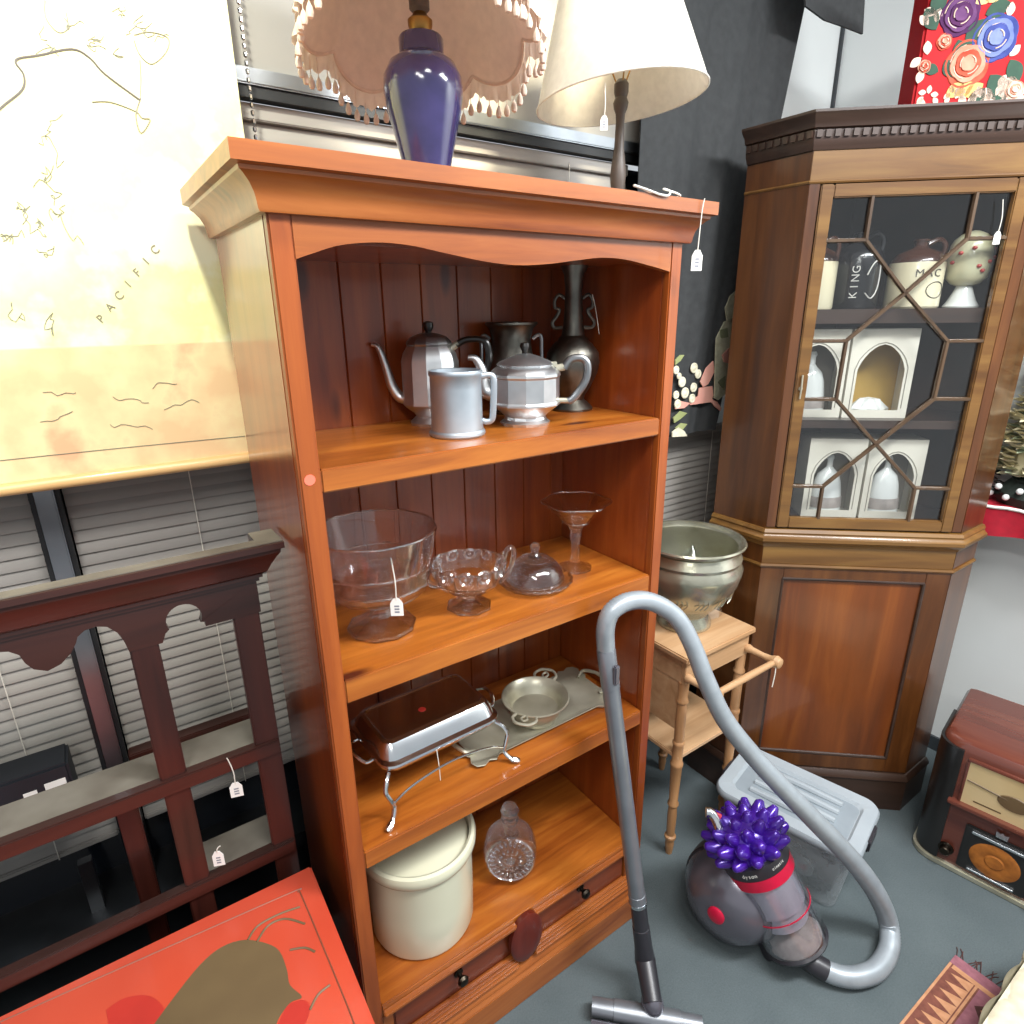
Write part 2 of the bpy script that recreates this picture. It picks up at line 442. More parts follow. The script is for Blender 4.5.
fan = MB().lathe([(0, .006), (.25, .006), (.6, .006), (.9, .004), (1, 0), (1, -.012)], 40, T(.424, -.012, .222) @ Rx(PI / 2) @ Matrix.Diagonal((.05, .078, 1, 1)), rad=lambda a, k: 1 + (.03 * cos(20 * a) if k in (1, 2, 3) else 0))
fan.build('carved_boss', M_fan, bc)
pt = MB().box((-.012, -.014, 0), (W + .012, .004, .088))
pt.prism([(-.012, .088), (-.016, .094), (-.010, .104), (-.012, .113), (-.004, .128), (.004, .13), (.004, .088)], -.01, W + .01, 'yz')
pt.box((-.012, .004, 0), (-.0, D, .088)); pt.box((W, .004, 0), (W + .012, D, .088))
pt.build('plinth', M_pine_x, bc, bevel=.002)
st = MB().lathe([(0, 0), (.0088, 0), (.0088, .0006), (0, .0006)], 28, T(.0155, -.0003, 1.5135) @ Rx(PI / 2))
st.build('round_sticker', M_sticker, bc, label='round coral price sticker')

# ------------------------------------------------------------------ price tags
def price_tag(x, y, z0, drop, label, h=.036, wd=.021, rz=0, parent=None, sway=0, z1=None):
    """string from z0 down by drop, card below"""
    t = thing('price_tag', label, 'price tag', (x, y, z0 - drop - h), rz, 'white price tags on strings')
    hh = h
    MB().prism([(-wd / 2, 0), (wd / 2, 0), (wd / 2, hh * .72), (wd * .22, hh), (-wd * .22, hh), (-wd / 2, hh * .72)], -.0006, .0006, 'xz', 0, Rz(.0)).build('card', M_tag, t, smooth=0)
    ink = MB()
    for k in range(3): ink.box((-wd * .18 , -.0009, hh * (.18 + .17 * k)), (wd * .2, -.0006, hh * (.27 + .17 * k)))
    ink.build('written_price', M_ink, t, smooth=0)
    s = MB(); s.tube(spl([(0, 0, hh - .004), (.001, -.001, hh + drop * .4), (sway * .5, 0, hh + drop * .8), (sway, .0, hh + drop)], 4), .0011, 6)
    s.build('string', M_cord, t)
    return t
VA = -.6   # items on the shelves face the viewer
price_tag(.838, -.0492, 1.9715, .095, 'white price tag hanging from the right end of the pine bookcase top', .04, .022, VA, sway=.006)

# ------------------------------------------------------------------ shelf 1: pewter
Z1, Z2, Z3, Z4 = 1.5268, 1.1373, .7402, .2989
def jug(name, label, cat, loc, rz=VA): return thing(name, label, cat, loc, rz)
t = jug('pewter_tankard', 'plain grey pewter tankard in front of the coffee pot', 'tankard', (.352, .118, Z1)); t.scale = (1, 1, .93)
MB().lathe([(0, .003), (.054, 0), (.0565, .004), (.056, .009), (.0525, .013), (.0515, .03), (.0505, .1), (.0505, .124), (.0525, .127), (.053, .133), (.0515, .137), (.049, .136), (.048, .12), (.048, .012), (0, .01)], 48).build('body', M_tankard, t)
MB().tube(spl([(.049, 0, .123), (.066, 0, .126), (.074, 0, .12), (.075, 0, .1), (.073, 0, .06), (.07, 0, .033), (.06, 0, .027), (.05, 0, .03)], 6), .0065, 10, flat=.7).build('handle', M_tankard, t)
t = jug('coffee_pot', 'tall pewter coffee pot with curved spout and black finial, behind the tankard', 'coffee pot', (.374, .266, Z1)); t.scale = (1.06, 1.06, .9)
MB().lathe([(0, .002), (.046, 0), (.047, .006), (.041, .012), (.034, .02), (.04, .03), (.056, .044), (.0605, .05), (.0605, .054), (.059, .058), (.0585, .15), (.054, .168), (.046, .183), (.0435, .187), (0, .187)], 12).build('body', M_pewter, t, smooth=22)
MB().lathe([(.045, .186), (.0465, .19), (.0445, .196), (.036, .206), (.022, .2125), (.008, .2155), (0, .216)], 12).build('lid', M_pewter_dull, t, smooth=22)
MB().lathe([(0, .211), (.007, .212), (.006, .217), (.0115, .228), (.0105, .238), (.004, .241), (0, .241)], 16).build('finial', M_black, t)
MB().tube(spl([(-.05, 0, .062), (-.066, 0, .066), (-.08, 0, .092), (-.088, 0, .13), (-.097, 0, .168), (-.105, 0, .186), (-.116, 0, .19)], 6), [.017 - .0125 * (i / 36) ** .6 for i in range(37)], 12).build('spout', M_pewter, t)
hd = MB().tube(spl([(.055, 0, .186), (.075, 0, .198), (.105, 0, .198), (.118, 0, .185), (.12, 0, .15), (.105, 0, .1), (.08, 0, .07)], 6), .0075, 10).build('handle', M_black, t)
MB().tube([(.045, 0, .178), (.055, 0, .187), (.06, 0, .19)], .0075, 10).build('handle_socket', M_silver_worn, t); MB().tube([(.055, 0, .062), (.083, 0, .073)], .006, 10).build('handle_socket', M_silver_worn, t)
t = jug('pewter_teapot', 'squat pewter teapot with black finial and looped handle, right of the tankard', 'teapot', (.532, .134, Z1)); t.scale = (1.06, 1.06, 1)
MB().lathe([(0, .002), (.05, 0), (.0515, .006), (.044, .012), (.042, .018), (.05, .026), (.068, .04), (.0725, .044), (.0725, .048), (.07, .052), (.0695, .1), (.072, .104), (.0715, .109), (.066, .117), (.056, .125), (.05, .127), (0, .127)], 12).build('body', M_pewter, t, smooth=22)
MB().lathe([(.056, .125), (.058, .128), (.052, .133), (.03, .143), (.012, .149), (0, .15)], 12).build('lid', M_pewter, t, smooth=22)
MB().lathe([(0, .149), (.006, .15), (.006, .154), (.0105, .164), (.009, .171), (0, .173)], 16).build('finial', M_black, t)
MB().tube(spl([(-.058, 0, .066), (-.078, 0, .072), (-.083, 0, .095), (-.089, 0, .122), (-.1, 0, .14), (-.114, 0, .142)], 6), [.024 - .0185 * (i / 30) ** .55 for i in range(31)], 12).build('spout', M_pewter, t)
MB().tube(spl([(.078, 0, .118), (.092, 0, .136), (.115, 0, .138), (.126, 0, .122), (.122, 0, .09), (.1, 0, .056), (.088, 0, .048)], 6), .008, 10).build('handle', M_pewter_dull, t)
MB().tube([(.062, 0, .118), (.08, 0, .121)], .008, 10).box((.04, -.006, .122), (.064, .006, .132)).build('handle_socket', M_silver_worn, t, bevel=.001); MB().tube([(.064, 0, .05), (.09, 0, .049)], .006, 10).build('handle_socket', M_silver_worn, t)
t = jug('two_handled_urn', 'dark pewter urn with flared rim behind the teapot', 'urn', (.6, .282, Z1))
MB().lathe([(0, .002), (.048, 0), (.05, .006), (.04, .014), (.032, .026), (.042, .05), (.058, .09), (.056, .12), (.047, .15), (.046, .175), (.052, .197), (.061, .205), (.062, .21), (.058, .211), (.05, .2), (.043, .175), (.043, .16), (0, .158)], 40).build('body', M_bronze, t)
for sx in (-1, 1):
    MB().tube(spl([(sx * .054, 0, .08), (sx * .07, 0, .1), (sx * .071, 0, .15), (sx * .07, 0, .176), (sx * .062, 0, .181), (sx * .05, 0, .172)], 5), .0045, 8).build('handle', M_pewter_dull, t)
t = jug('bronze_vase', 'tall dark bronze vase with long neck and scrolled handles, right end of top shelf', 'vase', (.742, .226, Z1))
MB().lathe([(0, .002), (.05, 0), (.052, .005), (.044, .014), (.03, .026), (.031, .034), (.045, .056), (.06, .088), (.0655, .114), (.062, .138), (.048, .157), (.038, .166), (.036, .17), (.028, .178), (.0235, .205), (.021, .25), (.0205, .285), (.024, .315), (.034, .334), (.035, .338), (.03, .339), (.017, .32), (0, .318)], 44, rad=lambda a, k: 1 + (.012 * cos(14 * a) if 5 <= k <= 9 else 0)).build('body', M_bronze, t)
for sx in (-1, 1):
    MB().tube(spl([(sx * .021, 0, .262), (sx * .035, 0, .27), (sx * .045, 0, .258), (sx * .044, 0, .242), (sx * .034, 0, .236), (sx * .04, 0, .222), (sx * .05, 0, .208), (sx * .045, 0, .196), (sx * .026, 0, .196)], 5), .0042, 8).build('handle', M_bronze, t)
MB().tube(spl([(.043, -.004, .27), (.05, -.006, .245), (.056, -.006, .215), (.062, -.006, .18)], 4), .001, 5).build('tag_string', M_cord, t)

# ------------------------------------------------------------------ shelf 2: glass
def ringp(rr, z, n=60, am=0, k=0, sy=1, fn=None):
    return [((rr * (fn(2 * PI * i / n) if fn else 1 + am * cos(k * 2 * PI * i / n))) * cos(2 * PI * i / n), (rr * (fn(2 * PI * i / n) if fn else 1 + am * cos(k * 2 * PI * i / n))) * sin(2 * PI * i / n) * sy, z) for i in range(n)]
t = jug('glass_pedestal_bowl', 'large clear glass pedestal bowl with panelled sides, left end of middle shelf', 'glass bowl', (.17, .148, Z2)); t.scale = (1.06, 1.06, 1)
oct_ = lambda a, k: 1 / cos((a + PI / 10) % (PI / 5) - PI / 10)
MB().lathe([(0, .006), (.06, 0), (.066, .003), (.066, .009), (.045, .02), (.024, .03), (.018, .045), (.019, .06), (.028, .068), (.03, .072), (0, .074)], 60, rad=lambda a, k: oct_(a, k) * .97).tube(ringp(.064, .007, 60, fn=lambda a: oct_(a, 0) * .97), .0024, 6, 1, True).build('foot', [M_glass, M_glass_rim], t, smooth=20)
MB().lathe([(0, .069), (.03, .07), (.07, .078), (.092, .092), (.1, .106), (.1015, .11), (.1, .114), (.101, .14), (.1035, .145), (.103, .15), (.111, .19), (.1165, .217), (.1135, .2195), (.108, .19), (.1015, .16), (.0965, .14), (.095, .11), (.087, .097), (.067, .084), (.03, .077), (0, .077)], 80, rad=lambda a, k: (1 / cos((a + PI / 10) % (PI / 5) - PI / 10)) * .97 if k < 9 else 1 + .012 * cos(10 * a)).tube(ringp(.115, .2185, 80, .012, 10), .0022, 8, 1, True).tube(ringp(.1005, .146, 60), .0016, 6, 1, True).tube(ringp(.0985, .11, 60), .0016, 6, 1, True).tube(ringp(.085, .086, 60), .0014, 6, 1, True).build('bowl', [M_glass, M_glass_rim], t, smooth=20)
price_tag(.157, .032, 1.335, .082, 'white price tag hanging inside the large glass pedestal bowl front', .036, .024, VA, sway=-.004)
t = jug('glass_comport', 'small cut glass comport with scalloped rim and handles, second on middle shelf', 'glass dish', (.365, .12, Z2))
MB().lathe([(0, .004), (.046, 0), (.05, .002), (.05, .006), (.03, .011), (.014, .018), (.0125, .03), (.018, .036), (0, .038)], 48, rad=lambda a, k: 1 / cos((a + PI / 8) % (PI / 4) - PI / 8) * .95).build('foot', M_glass_cut, t, smooth=20)
sc_ = lambda a, k: 1 + (.05 * abs(cos(5 * a)) if 3 <= k <= 6 else 0) + .02 * cos(20 * a)
MB().lathe([(0, .034), (.02, .036), (.05, .046), (.07, .066), (.077, .09), (.081, .106), (.078, .107), (.072, .088), (.064, .068), (.046, .051), (0, .042)], 80, rad=sc_, sy=.92).tube(ringp(.08, .1065, 100, fn=lambda a: sc_(a, 4), sy=.92), .0022, 6, 1, True).build('bowl', [M_glass_cut, M_glass_rim], t, smooth=20)
rg = MB()
for i in range(12):
    a = 2 * PI * i / 12; c = Vector((.0775 * cos(a), .071 * sin(a), .097))
    M_ = T(*c) @ Rz(a) @ Ry(PI / 2 - .2)
    rg.lathe([(.0125, -.0025), (.016, 0), (.0125, .0025), (.009, 0)], 18, M_, closed=True); rg.ball((0, 0, 0), .005, 8, M=M_)
rg.build('rim_rosettes', M_glass_rim, t)
for sx, zz in ((1, .138), (-1, .082)):
    if sx > 0: p = [(.07, 0, .06), (.09, 0, .085), (.1, 0, .118), (.098, 0, .138), (.086, 0, .134), (.078, 0, .11)]
    else: p = [(-.072, 0, .098), (-.088, 0, .094), (-.093, 0, .075), (-.083, 0, .056), (-.06, 0, .05)]
    MB().tube(spl(p, 6), .006, 8, flat=1.6).build('handle', M_glass_cut, t)
t = jug('covered_butter_dish', 'round glass butter dish with domed cover and scalloped plate', 'butter dish', (.556, .13, Z2)); t.scale = (1.06, 1.06, 1)
MB().lathe([(0, .002), (.05, 0), (.078, .008), (.082, .014), (.079, .017), (.05, .006), (0, .006)], 96, rad=lambda a, k: 1 + (.045 * abs(cos(10 * a)) if 2 <= k <= 4 else 0)).tube(ringp(.081, .015, 120, fn=lambda a: 1 + .045 * abs(cos(10 * a))), .0026, 6, 1, True).build('plate', [M_glass_cut, M_glass_rim], t, smooth=25)
cv = MB().lathe([(.062, .012), (.0665, .014), (.066, .02), (.06, .04), (.045, .058), (.026, .068), (.01, .072), (.0, .073), (0, .069), (.025, .064), (.043, .054), (.057, .037), (.0625, .018)], 60, rad=lambda a, k: 1 + (.015 * cos(24 * a) if 5 <= k <= 8 else 0)).tube(ringp(.064, .0145, 60), .002, 6, 1, True).tube(ringp(.034, .0645, 60), .0012, 6, 1, True).build('cover', [M_glass, M_glass_rim], t, smooth=25)
MB().lathe([(0, .07), (.016, .071), (.01, .077), (.007, .082), (.011, .09), (.0115, .098), (.006, .104), (0, .105)], 20).build('knob', M_glass_cut, cv)
t = jug('tall_glass_compote', 'tall stemmed glass compote with wide lobed bowl, right end of middle shelf', 'glass compote', (.69, .14, Z2))
MB().lathe([(0, .006), (.036, 0), (.041, .003), (.04, .008), (.022, .016), (.013, .022), (.011, .035), (.0105, .07), (.0125, .08), (.015, .092), (.013, .1), (.018, .112), (.0, .114)], 48, rad=lambda a, k: 1 + (.05 * abs(cos(6 * a)) if k in (1, 2, 3) else 0)).build('stem', M_glass, t, smooth=25)
MB().lathe([(0, .112), (.018, .114), (.034, .128), (.05, .148), (.07, .168), (.084, .178), (.082, .181), (.066, .173), (.046, .154), (.03, .134), (0, .12)], 72, rad=lambda a, k: 1 + (.05 * cos(6 * a) if 3 <= k <= 7 else 0)).tube(ringp(.083, .1797, 90, .05, 6), .002, 6, 1, True).tube(ringp(.036, .129, 40), .0014, 6, 1, True).build('bowl', [M_glass, M_glass_rim], t, smooth=25)

# ------------------------------------------------------------------ shelf 3: silver plate
def rrect(w, d, r_, n=5, cx=0, cy=0):
    out = []
    for sx, sy, a0 in ((1, 1, 0), (-1, 1, PI / 2), (-1, -1, PI), (1, -1, 1.5 * PI)):
        for k in range(n + 1):
            a = a0 + PI / 2 * k / n
            out.append((cx + sx * (w / 2 - r_) + r_ * cos(a), cy + sy * (d / 2 - r_) + r_ * sin(a)))
    return out
def loft(mb, secs, cap=True, m=0, M=None):
    n = len(secs[0][0]); vs = []; fs = []
    for poly, z in secs: vs += [(p[0], p[1], z) for p in poly]
    for k in range(len(secs) - 1):
        for i in range(n):
            j = (i + 1) % n; fs.append((k * n + i, k * n + j, (k + 1) * n + j, (k + 1) * n + i))
    if cap: fs.append(list(reversed(range(n)))); fs.append([(len(secs) - 1) * n + i for i in range(n)])
    return mb.add(vs, fs, m, M)
t = thing('entree_dish', 'silver plated covered dish on a stand with curled legs', 'serving dish', (.26, .166, Z3), .03)
loft(MB(), [(rrect(.22, .13, .02), .078), (rrect(.27, .17, .03), .088), (rrect(.3, .205, .035), .108), (rrect(.302, .207, .036), .112), (rrect(.295, .2, .034), .115)]).build('dish', M_silver, t, smooth=30)
ld = loft(MB(), [(rrect(.302, .212, .033), .1155), (rrect(.3, .21, .033), .12), (rrect(.286, .19, .03), .124), (rrect(.276, .17, .026), .142), (rrect(.264, .15, .022), .153), (rrect(.25, .13, .018), .156), (rrect(.244, .124, .018), .1535)]).build('cover', M_silver, t, smooth=30)
MB().box((-.05, -.0875, .128), (.012, -.081, .134)).build('cover_clasp', M_silver_worn, ld, bevel=.001)
MB().lathe([(0, .1535), (.009, .1535), (.009, .1539), (0, .1539)], 12, T(-.01, -.01, 0)).build('red_mark', M_rose, ld)
for sx in (-1, 1):
    for sy in (-1, 1):
        if 1:
            lg = MB().tube(spl([(sx * .138, sy * .09, .1), (sx * .15, sy * .104, .09), (sx * .156, sy * .112, .072), (sx * .148, sy * .116, .05), (sx * .143, sy * .118, .03), (sx * .155, sy * .13, .012), (sx * .172, sy * .14, .0045)], 6), [.0042] * 30 + [.0055, .006, .0062, .0064, .006, .005, .004], 8, flat=1.3)
            lg.build('leg', M_silver, t)
for sy in (-1, 1):
    MB().tube(spl([(-.146, sy * .117, .04), (-.1, sy * .117, .062), (-.03, sy * .117, .075), (.03, sy * .117, .075), (.1, sy * .117, .062), (.146, sy * .117, .04)], 6), .0025, 7).build('stretcher_wire', M_silver, t)
for sx in (-1, 1):
    MB().tube(spl([(sx * .143, -.04, .108), (sx * .165, -.04, .106), (sx * .178, -.02, .116), (sx * .18, .0, .12), (sx * .178, .02, .116), (sx * .165, .04, .106), (sx * .143, .04, .108)], 5), .004, 8).build('handle', M_silver, t)
MB().tube([(-.03, -.0885, .128), (-.028, -.1045, .112), (-.028, -.112, .07), (-.027, -.112, .035)], .0009, 5).build('tag_string', M_cord, t)
t = thing('silver_tray', 'worn rectangular silver tray with scroll corners, under the covered dish', 'tray', (.566, .163, Z3), .0)
tr = []
base = rrect(.44, .186, .02, 4)
out = []
for i in range(160):
    a = i / 160; pass
def tray_edge(w, d):
    pts = []
    for k in range(4):
        sx, sy = ((1, 1), (-1, 1), (-1, -1), (1, -1))[k]
        cnr = [(.0, -.06), (.012, -.045), (.004, -.03), (.013, -.012), (.006, .006), (-.012, .013), (-.03, .004), (-.045, .012), (-.06, .0)]
        if sx * sy < 0: cnr = [(p[0], p[1]) for p in reversed(cnr)]
        for cx, cy in cnr: pts.append((sx * (w / 2 + cx), sy * (d / 2 + cy)))
    mid = []
    return pts
e1 = tray_edge(.44, .18); sh = lambda s_: [(p[0] * (1 - s_ / .22), p[1] * (1 - s_ / .09)) for p in e1]
loft(MB(), [(sh(.02), .0), (sh(.006), .003), (sh(0), .009), (sh(.001), .011), (sh(.012), .006), (sh(.02), .005)]).build('plate', M_silver_worn, t, smooth=40)
for sx in (-1, 1):
    MB().tube(spl([(sx * .205, -.045, .009), (sx * .228, -.05, .02), (sx * .242, -.02, .026), (sx * .244, .0, .027), (sx * .242, .02, .026), (sx * .228, .05, .02), (sx * .205, .045, .009)], 5), .0052, 8).build('handle', M_silver_worn, t)
t = thing('quaich', 'shallow silver porringer bowl with pierced handles standing on the tray', 'bowl', (.566, .142, Z3 + .0062), VA)
MB().lathe([(0, .002), (.055, 0), (.057, .004), (.056, .012), (.066, .022), (.074, .042), (.078, .052), (.0885, .06), (.0885, .063), (.0855, .0635), (.074, .054), (.069, .042), (.06, .026), (.046, .021), (.0, .02)], 48).build('bowl', M_silver_worn, t)
for a in (.25, .25 + PI):
    hm = MB().tube(spl([(.084, -.026, .06), (.102, -.03, .062), (.12, -.018, .064), (.124, 0, .0645), (.12, .018, .064), (.102, .03, .062), (.084, .026, .06)], 5), .0038, 8, M=Rz(a + 1.0)).tube(spl([(.085, 0, .061), (.1, .008, .062), (.11, 0, .064), (.1, -.008, .063), (.085, 0, .061)], 4), .0028, 7, M=Rz(a + 1.0))
    hm.build('handle', M_silver_worn, t)

# ------------------------------------------------------------------ shelf 4
t = thing('stoneware_crock', 'cream stoneware crock with inset lid on the bottom shelf', 'crock', (.213, .15, Z4), VA); t.scale = (1.17, 1.17, 1.08)
MB().lathe([(0, .002), (.1, 0), (.107, .004), (.1095, .012), (.111, .1), (.1115, .19), (.113, .212), (.118, .218), (.121, .226), (.1215, .238), (.119, .246), (.113, .249), (.108, .246), (.1065, .236), (.106, .2), (.104, .02), (0, .015)], 64).build('body', M_crock, t)
l_ = MB().lathe([(0, .226), (.1045, .226), (.1045, .232), (.1, .235), (.04, .237), (0, .237)], 48).build('lid', M_crock, t)
MB().lathe([(0, .236), (.01, .237), (.009, .243), (.015, .252), (.014, .258), (0, .261)], 20).build('knob', M_crock, l_)
t = thing('glass_decanter', 'round cut glass decanter with starburst front and stopper, beside the crock', 'decanter', (.468, .125, Z4), VA); t.scale = (1.08, 1.08, 1)
zc = .072; Mx = T(0, 0, zc) @ Rx(PI / 2 - .18)
MB().lathe([(0, -.05), (.05, -.05), (.062, -.04), (.066, -.02), (.066, .02), (.062, .035), (.056, .04), (0, .042)], 48, Mx, sy=1).build('body', M_glass_cut, t, smooth=25)
sb = MB()
for rr, h in ((.047, 24), (.026, 14)):
    for i in range(h):
        a = 2 * PI * i / h
        sb.ball((0, 0, 0), 1, 8, M=Mx @ T(rr * cos(a), rr * sin(a), .0415) @ Rz(a) @ Matrix.Diagonal((rr * .23, rr * .11, .006, 1)))
sb.lathe([(0, .043), (.012, .043), (.011, .048), (0, .05)], 16, Mx); sb.lathe([(.058, .036), (.061, .04), (.058, .044), (.054, .041)], 40, Mx, closed=True)
sb.build('starburst', M_glass_rim, t)
MB().lathe([(0, .0), (.035, 0), (.036, .006), (.025, .012), (0, .014)], 24).build('foot', M_glass_cut, t)
MB().lathe([(0, .128), (.024, .128), (.019, .14), (.016, .165), (.0225, .172), (.022, .176), (.013, .175), (0, .17)], 24).build('neck', M_glass_cut, t)
MB().lathe([(0, .172), (.011, .174), (.011, .184), (.02, .192), (.024, .204), (.018, .217), (0, .222)], 8).build('stopper', M_glass_cut, t, smooth=20)
# ------------------------------------------------------------------ lamps on the bookcase
t = thing('table_lamp', 'cobalt blue vase table lamp with pink fringed shade on the pine bookcase', 'lamp', (.335, .16, H - .0002))
MB().lathe([(0, .002), (.034, 0), (.036, .004), (.038, .02), (.05, .07), (.064, .125), (.069, .155), (.067, .178), (.056, .198), (.042, .207), (.038, .21), (.038, .233), (.0355, .237), (.033, .234), (0, .232)], 56).build('vase_base', M_blue, t)
MB().lathe([(0, .233), (.022, .233), (.0225, .24), (.017, .244), (.0205, .252), (.021, .26), (.013, .267), (.011, .272), (0, .272)], 32).build('collar', M_brass, t)
s_ = MB().lathe([(0, .27), (.011, .27), (.017, .276), (.0175, .305), (.013, .312), (.013, .33), (0, .33)], 24)
s_.tube([(-.012, 0, .292), (-.034, -.006, .294)], .008, 10)
s_.build('lamp_holder', M_lampwood, t)
NL = 8
def shade_r(a): return 1 - .075 * (1 - abs(sin(NL / 2 * (a + .25)))) ** 1.3
def shade_z(a): return -.03 * abs(sin(NL / 2 * (a + .25))) ** .8
R0, RT, ZB, ZT = .2, .085, .262, .47
TILT = T(0, 0, .3) @ Matrix.Rotation(-.2, 4, Vector((.88, -.47, 0))) @ T(0, 0, -.3)
def shp(off):
    def fn(i, v):
        a = 2 * PI * i; k = v ** .75
        rr = (R0 + (RT - R0) * k) * (shade_r(a) * (1 - v) + v) + off
        return tuple(TILT @ Vector((rr * cos(a), rr * sin(a), ZB + (ZT - ZB) * v + shade_z(a) * (1 - v))))
    return fn
sg = MB().grid(shp(0), 128, 10); sg.grid(shp(-.002), 128, 10)
sh_o = sg.build('lamp_shade', M_shade_pink, t, smooth=60)
rim = [Vector(shp(0)(i / 192, 0)) for i in range(192)]
MB().tube(rim, .0035, 6, closed=True).build('piping', M_fringe, sh_o)
ruf = MB()
def ruff(i, v):
    a = 2 * PI * i; p = Vector(shp(.004 + .006 * v + .005 * sin(40 * a) * v)(i, 0)); p.z -= .026 * v + .003 * sin(80 * a) * v; return p
ruf.grid(ruff, 256, 3); ruf.build('lace_trim', M_fringe, sh_o, smooth=60)
dr = MB()
for i in range(64):
    p = Vector(shp(.006)(i / 64, 0))
    dr.tube([(p.x, p.y, p.z - .003), (p.x, p.y, p.z - .036)], .0008, 4)
    dr.lathe([(0, 0), (.0045, .002), (.0062, .008), (.0045, .015), (.0015, .021), (0, .022)], 8, T(p.x, p.y, p.z - .056))
dr.build('bead_fringe', M_fringe, sh_o)
sp = MB()
for k in range(3):
    a = k * 2 * PI / 3 + .3; sp.tube([(.012 * cos(a), .012 * sin(a), .325), TILT @ Vector((RT * cos(a) * .99, RT * sin(a) * .99, ZT - .004))], .002, 6)
sp.build('shade_carrier', M_brass, t)

t = thing('table_lamp', 'white empire shade table lamp on slim dark turned stem, right end of bookcase top', 'lamp', (.845, .2, H - .0002))
MB().lathe([(0, .001), (.03, 0), (.031, .006), (.026, .012), (.014, .018), (.01, .026), (.012, .04), (.0165, .065), (.018, .085), (.015, .11), (.011, .14), (.0095, .19), (.0105, .205), (.015, .215), (.017, .226), (.013, .236), (.016, .246), (.016, .262), (.01, .27), (0, .27)], 28).build('stem', M_lampwood, t)
Sx = T(0, 0, .232) @ Rz(VA) @ Ry(-.1)
wl = MB()
for o in (0, -.0015): wl.grid(lambda i, v, o=o: (((.186 + (.085 - .186) * v) + o) * cos(2 * PI * i), ((.186 + (.085 - .186) * v) + o) * sin(2 * PI * i), .31 * v), 72, 4, M=Sx)
sho = wl.build('lamp_shade', M_shade_white, t, smooth=60)
MB().tube([(.186 * cos(2 * PI * i / 72), .186 * sin(2 * PI * i / 72), 0) for i in range(72)], .0022, 6, closed=True, M=Sx).build('rim_binding', M_shade_white, sho)
sp = MB()
for k in range(3):
    a = k * 2 * PI / 3; sp.tube([(.01 * cos(a), .01 * sin(a), .262), (.105 * cos(a), .105 * sin(a), .262 + .2)], .0018, 6)
sp.build('shade_carrier', M_brass, t)
# white flex lying on the bookcase top
cp = [at_z(*p, 1.9725) for p in ((640, 186.5), (650, 189.5), (661, 194), (669, 196), (671, 193.5))]
fx = [(.82, .16, 1.9725), (.74, .03, 1.9725), (.715, -.03, 1.9725)] + [tuple(at_y(a_, b_, -.0505)) for a_, b_ in ((634, 185.5), (648, 190), (660, 194.5), (668, 195.5))] + [tuple(at_y(a_, b_, -.0505)) for a_, b_ in ((670, 191.5), (664, 189.3))] + [(.79, -.035, 1.9735), (.79, .03, 1.9725), (.81, .1, 1.9725)]
tag(MB().tube(spl(fx, 8), .0022, 7).build('lamp_flex', M_cord), 'white lamp flex looped over the bookcase edge below the white lamp', 'cord')
tp = at_y(604, 126, .1)
price_tag(tp.x, tp.y, 2.185, .055, 'small white price tag hanging under the white empire lampshade', .026, .015, VA)

# ------------------------------------------------------------------ map
def mapmat():
    m, nt, b = nodes('map_paper'); tc = nt.nodes.new('ShaderNodeTexCoord'); v = tc.outputs['Object']
    n = noise(nt, v, 3.2, 6, .6); n2 = noise(nt, v, 9, 5)
    land = ramp(nt, n, [(.44, C('#f0efc8')), (.5, C('#e6e2a4')), (.58, C('#efe9b6'))])
    sep = nt.nodes.new('ShaderNodeSeparateXYZ'); nt.links.new(v, sep.inputs[0])
    mr = nt.nodes.new('ShaderNodeMapRange'); mr.inputs[1].default_value = .243; mr.inputs[2].default_value = .239
    nt.links.new(sep.outputs[2], mr.inputs[0])
    low = ramp(nt, n2, [(.4, C('#e3c092')), (.55, C('#ead5a4')), (.68, C('#dcae86'))])
    c = mixcol(nt, land, low, mr.outputs[0])
    nt.links.new(c, b.inputs['Base Color']); b.inputs['Roughness'].default_value = .32; b.inputs['Coat Weight'].default_value = .4; b.inputs['Coat Roughness'].default_value = .28
    return m
MX0, MX1, MZ, MY = -1.25, .085, 1.47, .405
t = thing('wall_map', 'large pale yellow hanging wall map with wooden bottom rod, left of the bookcase', 'map', (0, MY, MZ))
MB().box((MX0, 0, .012), (MX1, .003, 1.45)).build('map_sheet', mapmat(), t, smooth=0)
MB().tube([(MX0, -.002, .006), (MX1 - .002, -.002, .006)], .0115, 14).build('bottom_rod', wood('map_rod', '#c49a62', '#d6ae76', '#e0bf8c', 'x', .4, .2), t)
M_mapline = plain('map_ink', '#6f6a64', None, .6); M_mapfine = plain('map_fine_ink', '#8e8c78', None, .6)
ln = MB(); lf = MB()
def mline(mb, px, w_, n=5):
    pts = [at_y(*p, MY - .0008) - Vector((0, MY, MZ)) for p in px]
    pts = spl(pts, n)
    mb.tube(pts, [w_] * len(pts), 5)
mline(ln, [(-20, 130), (2, 107), (22, 90), (24, 75), (16, 60), (40, 55), (72, 49), (90, 58), (105, 74), (140, 100)], .0016)
mline(lf, [(92, 102), (110, 102), (135, 111), (142, 118), (150, 120), (141, 133), (136, 115), (141, 98)], .001)
mline(lf, [(134, 35), (150, 32), (168, 38), (166, 52), (152, 64), (140, 55), (134, 40)], .0009)
mline(lf, [(45, 0), (46, 18), (58, 32), (68, 28), (66, 12)], .0008)
mline(lf, [(140, 60), (141, 80), (140, 100)], .0008)
random.seed(3)
for k in range(14):
    p = [random.uniform(-5, 60), random.uniform(130, 330)]
    q = []
    for j in range(9): q.append(tuple(p)); p[0] += random.uniform(-7, 9); p[1] += random.uniform(-9, 10)
    mline(lf, q, .0006, 2)
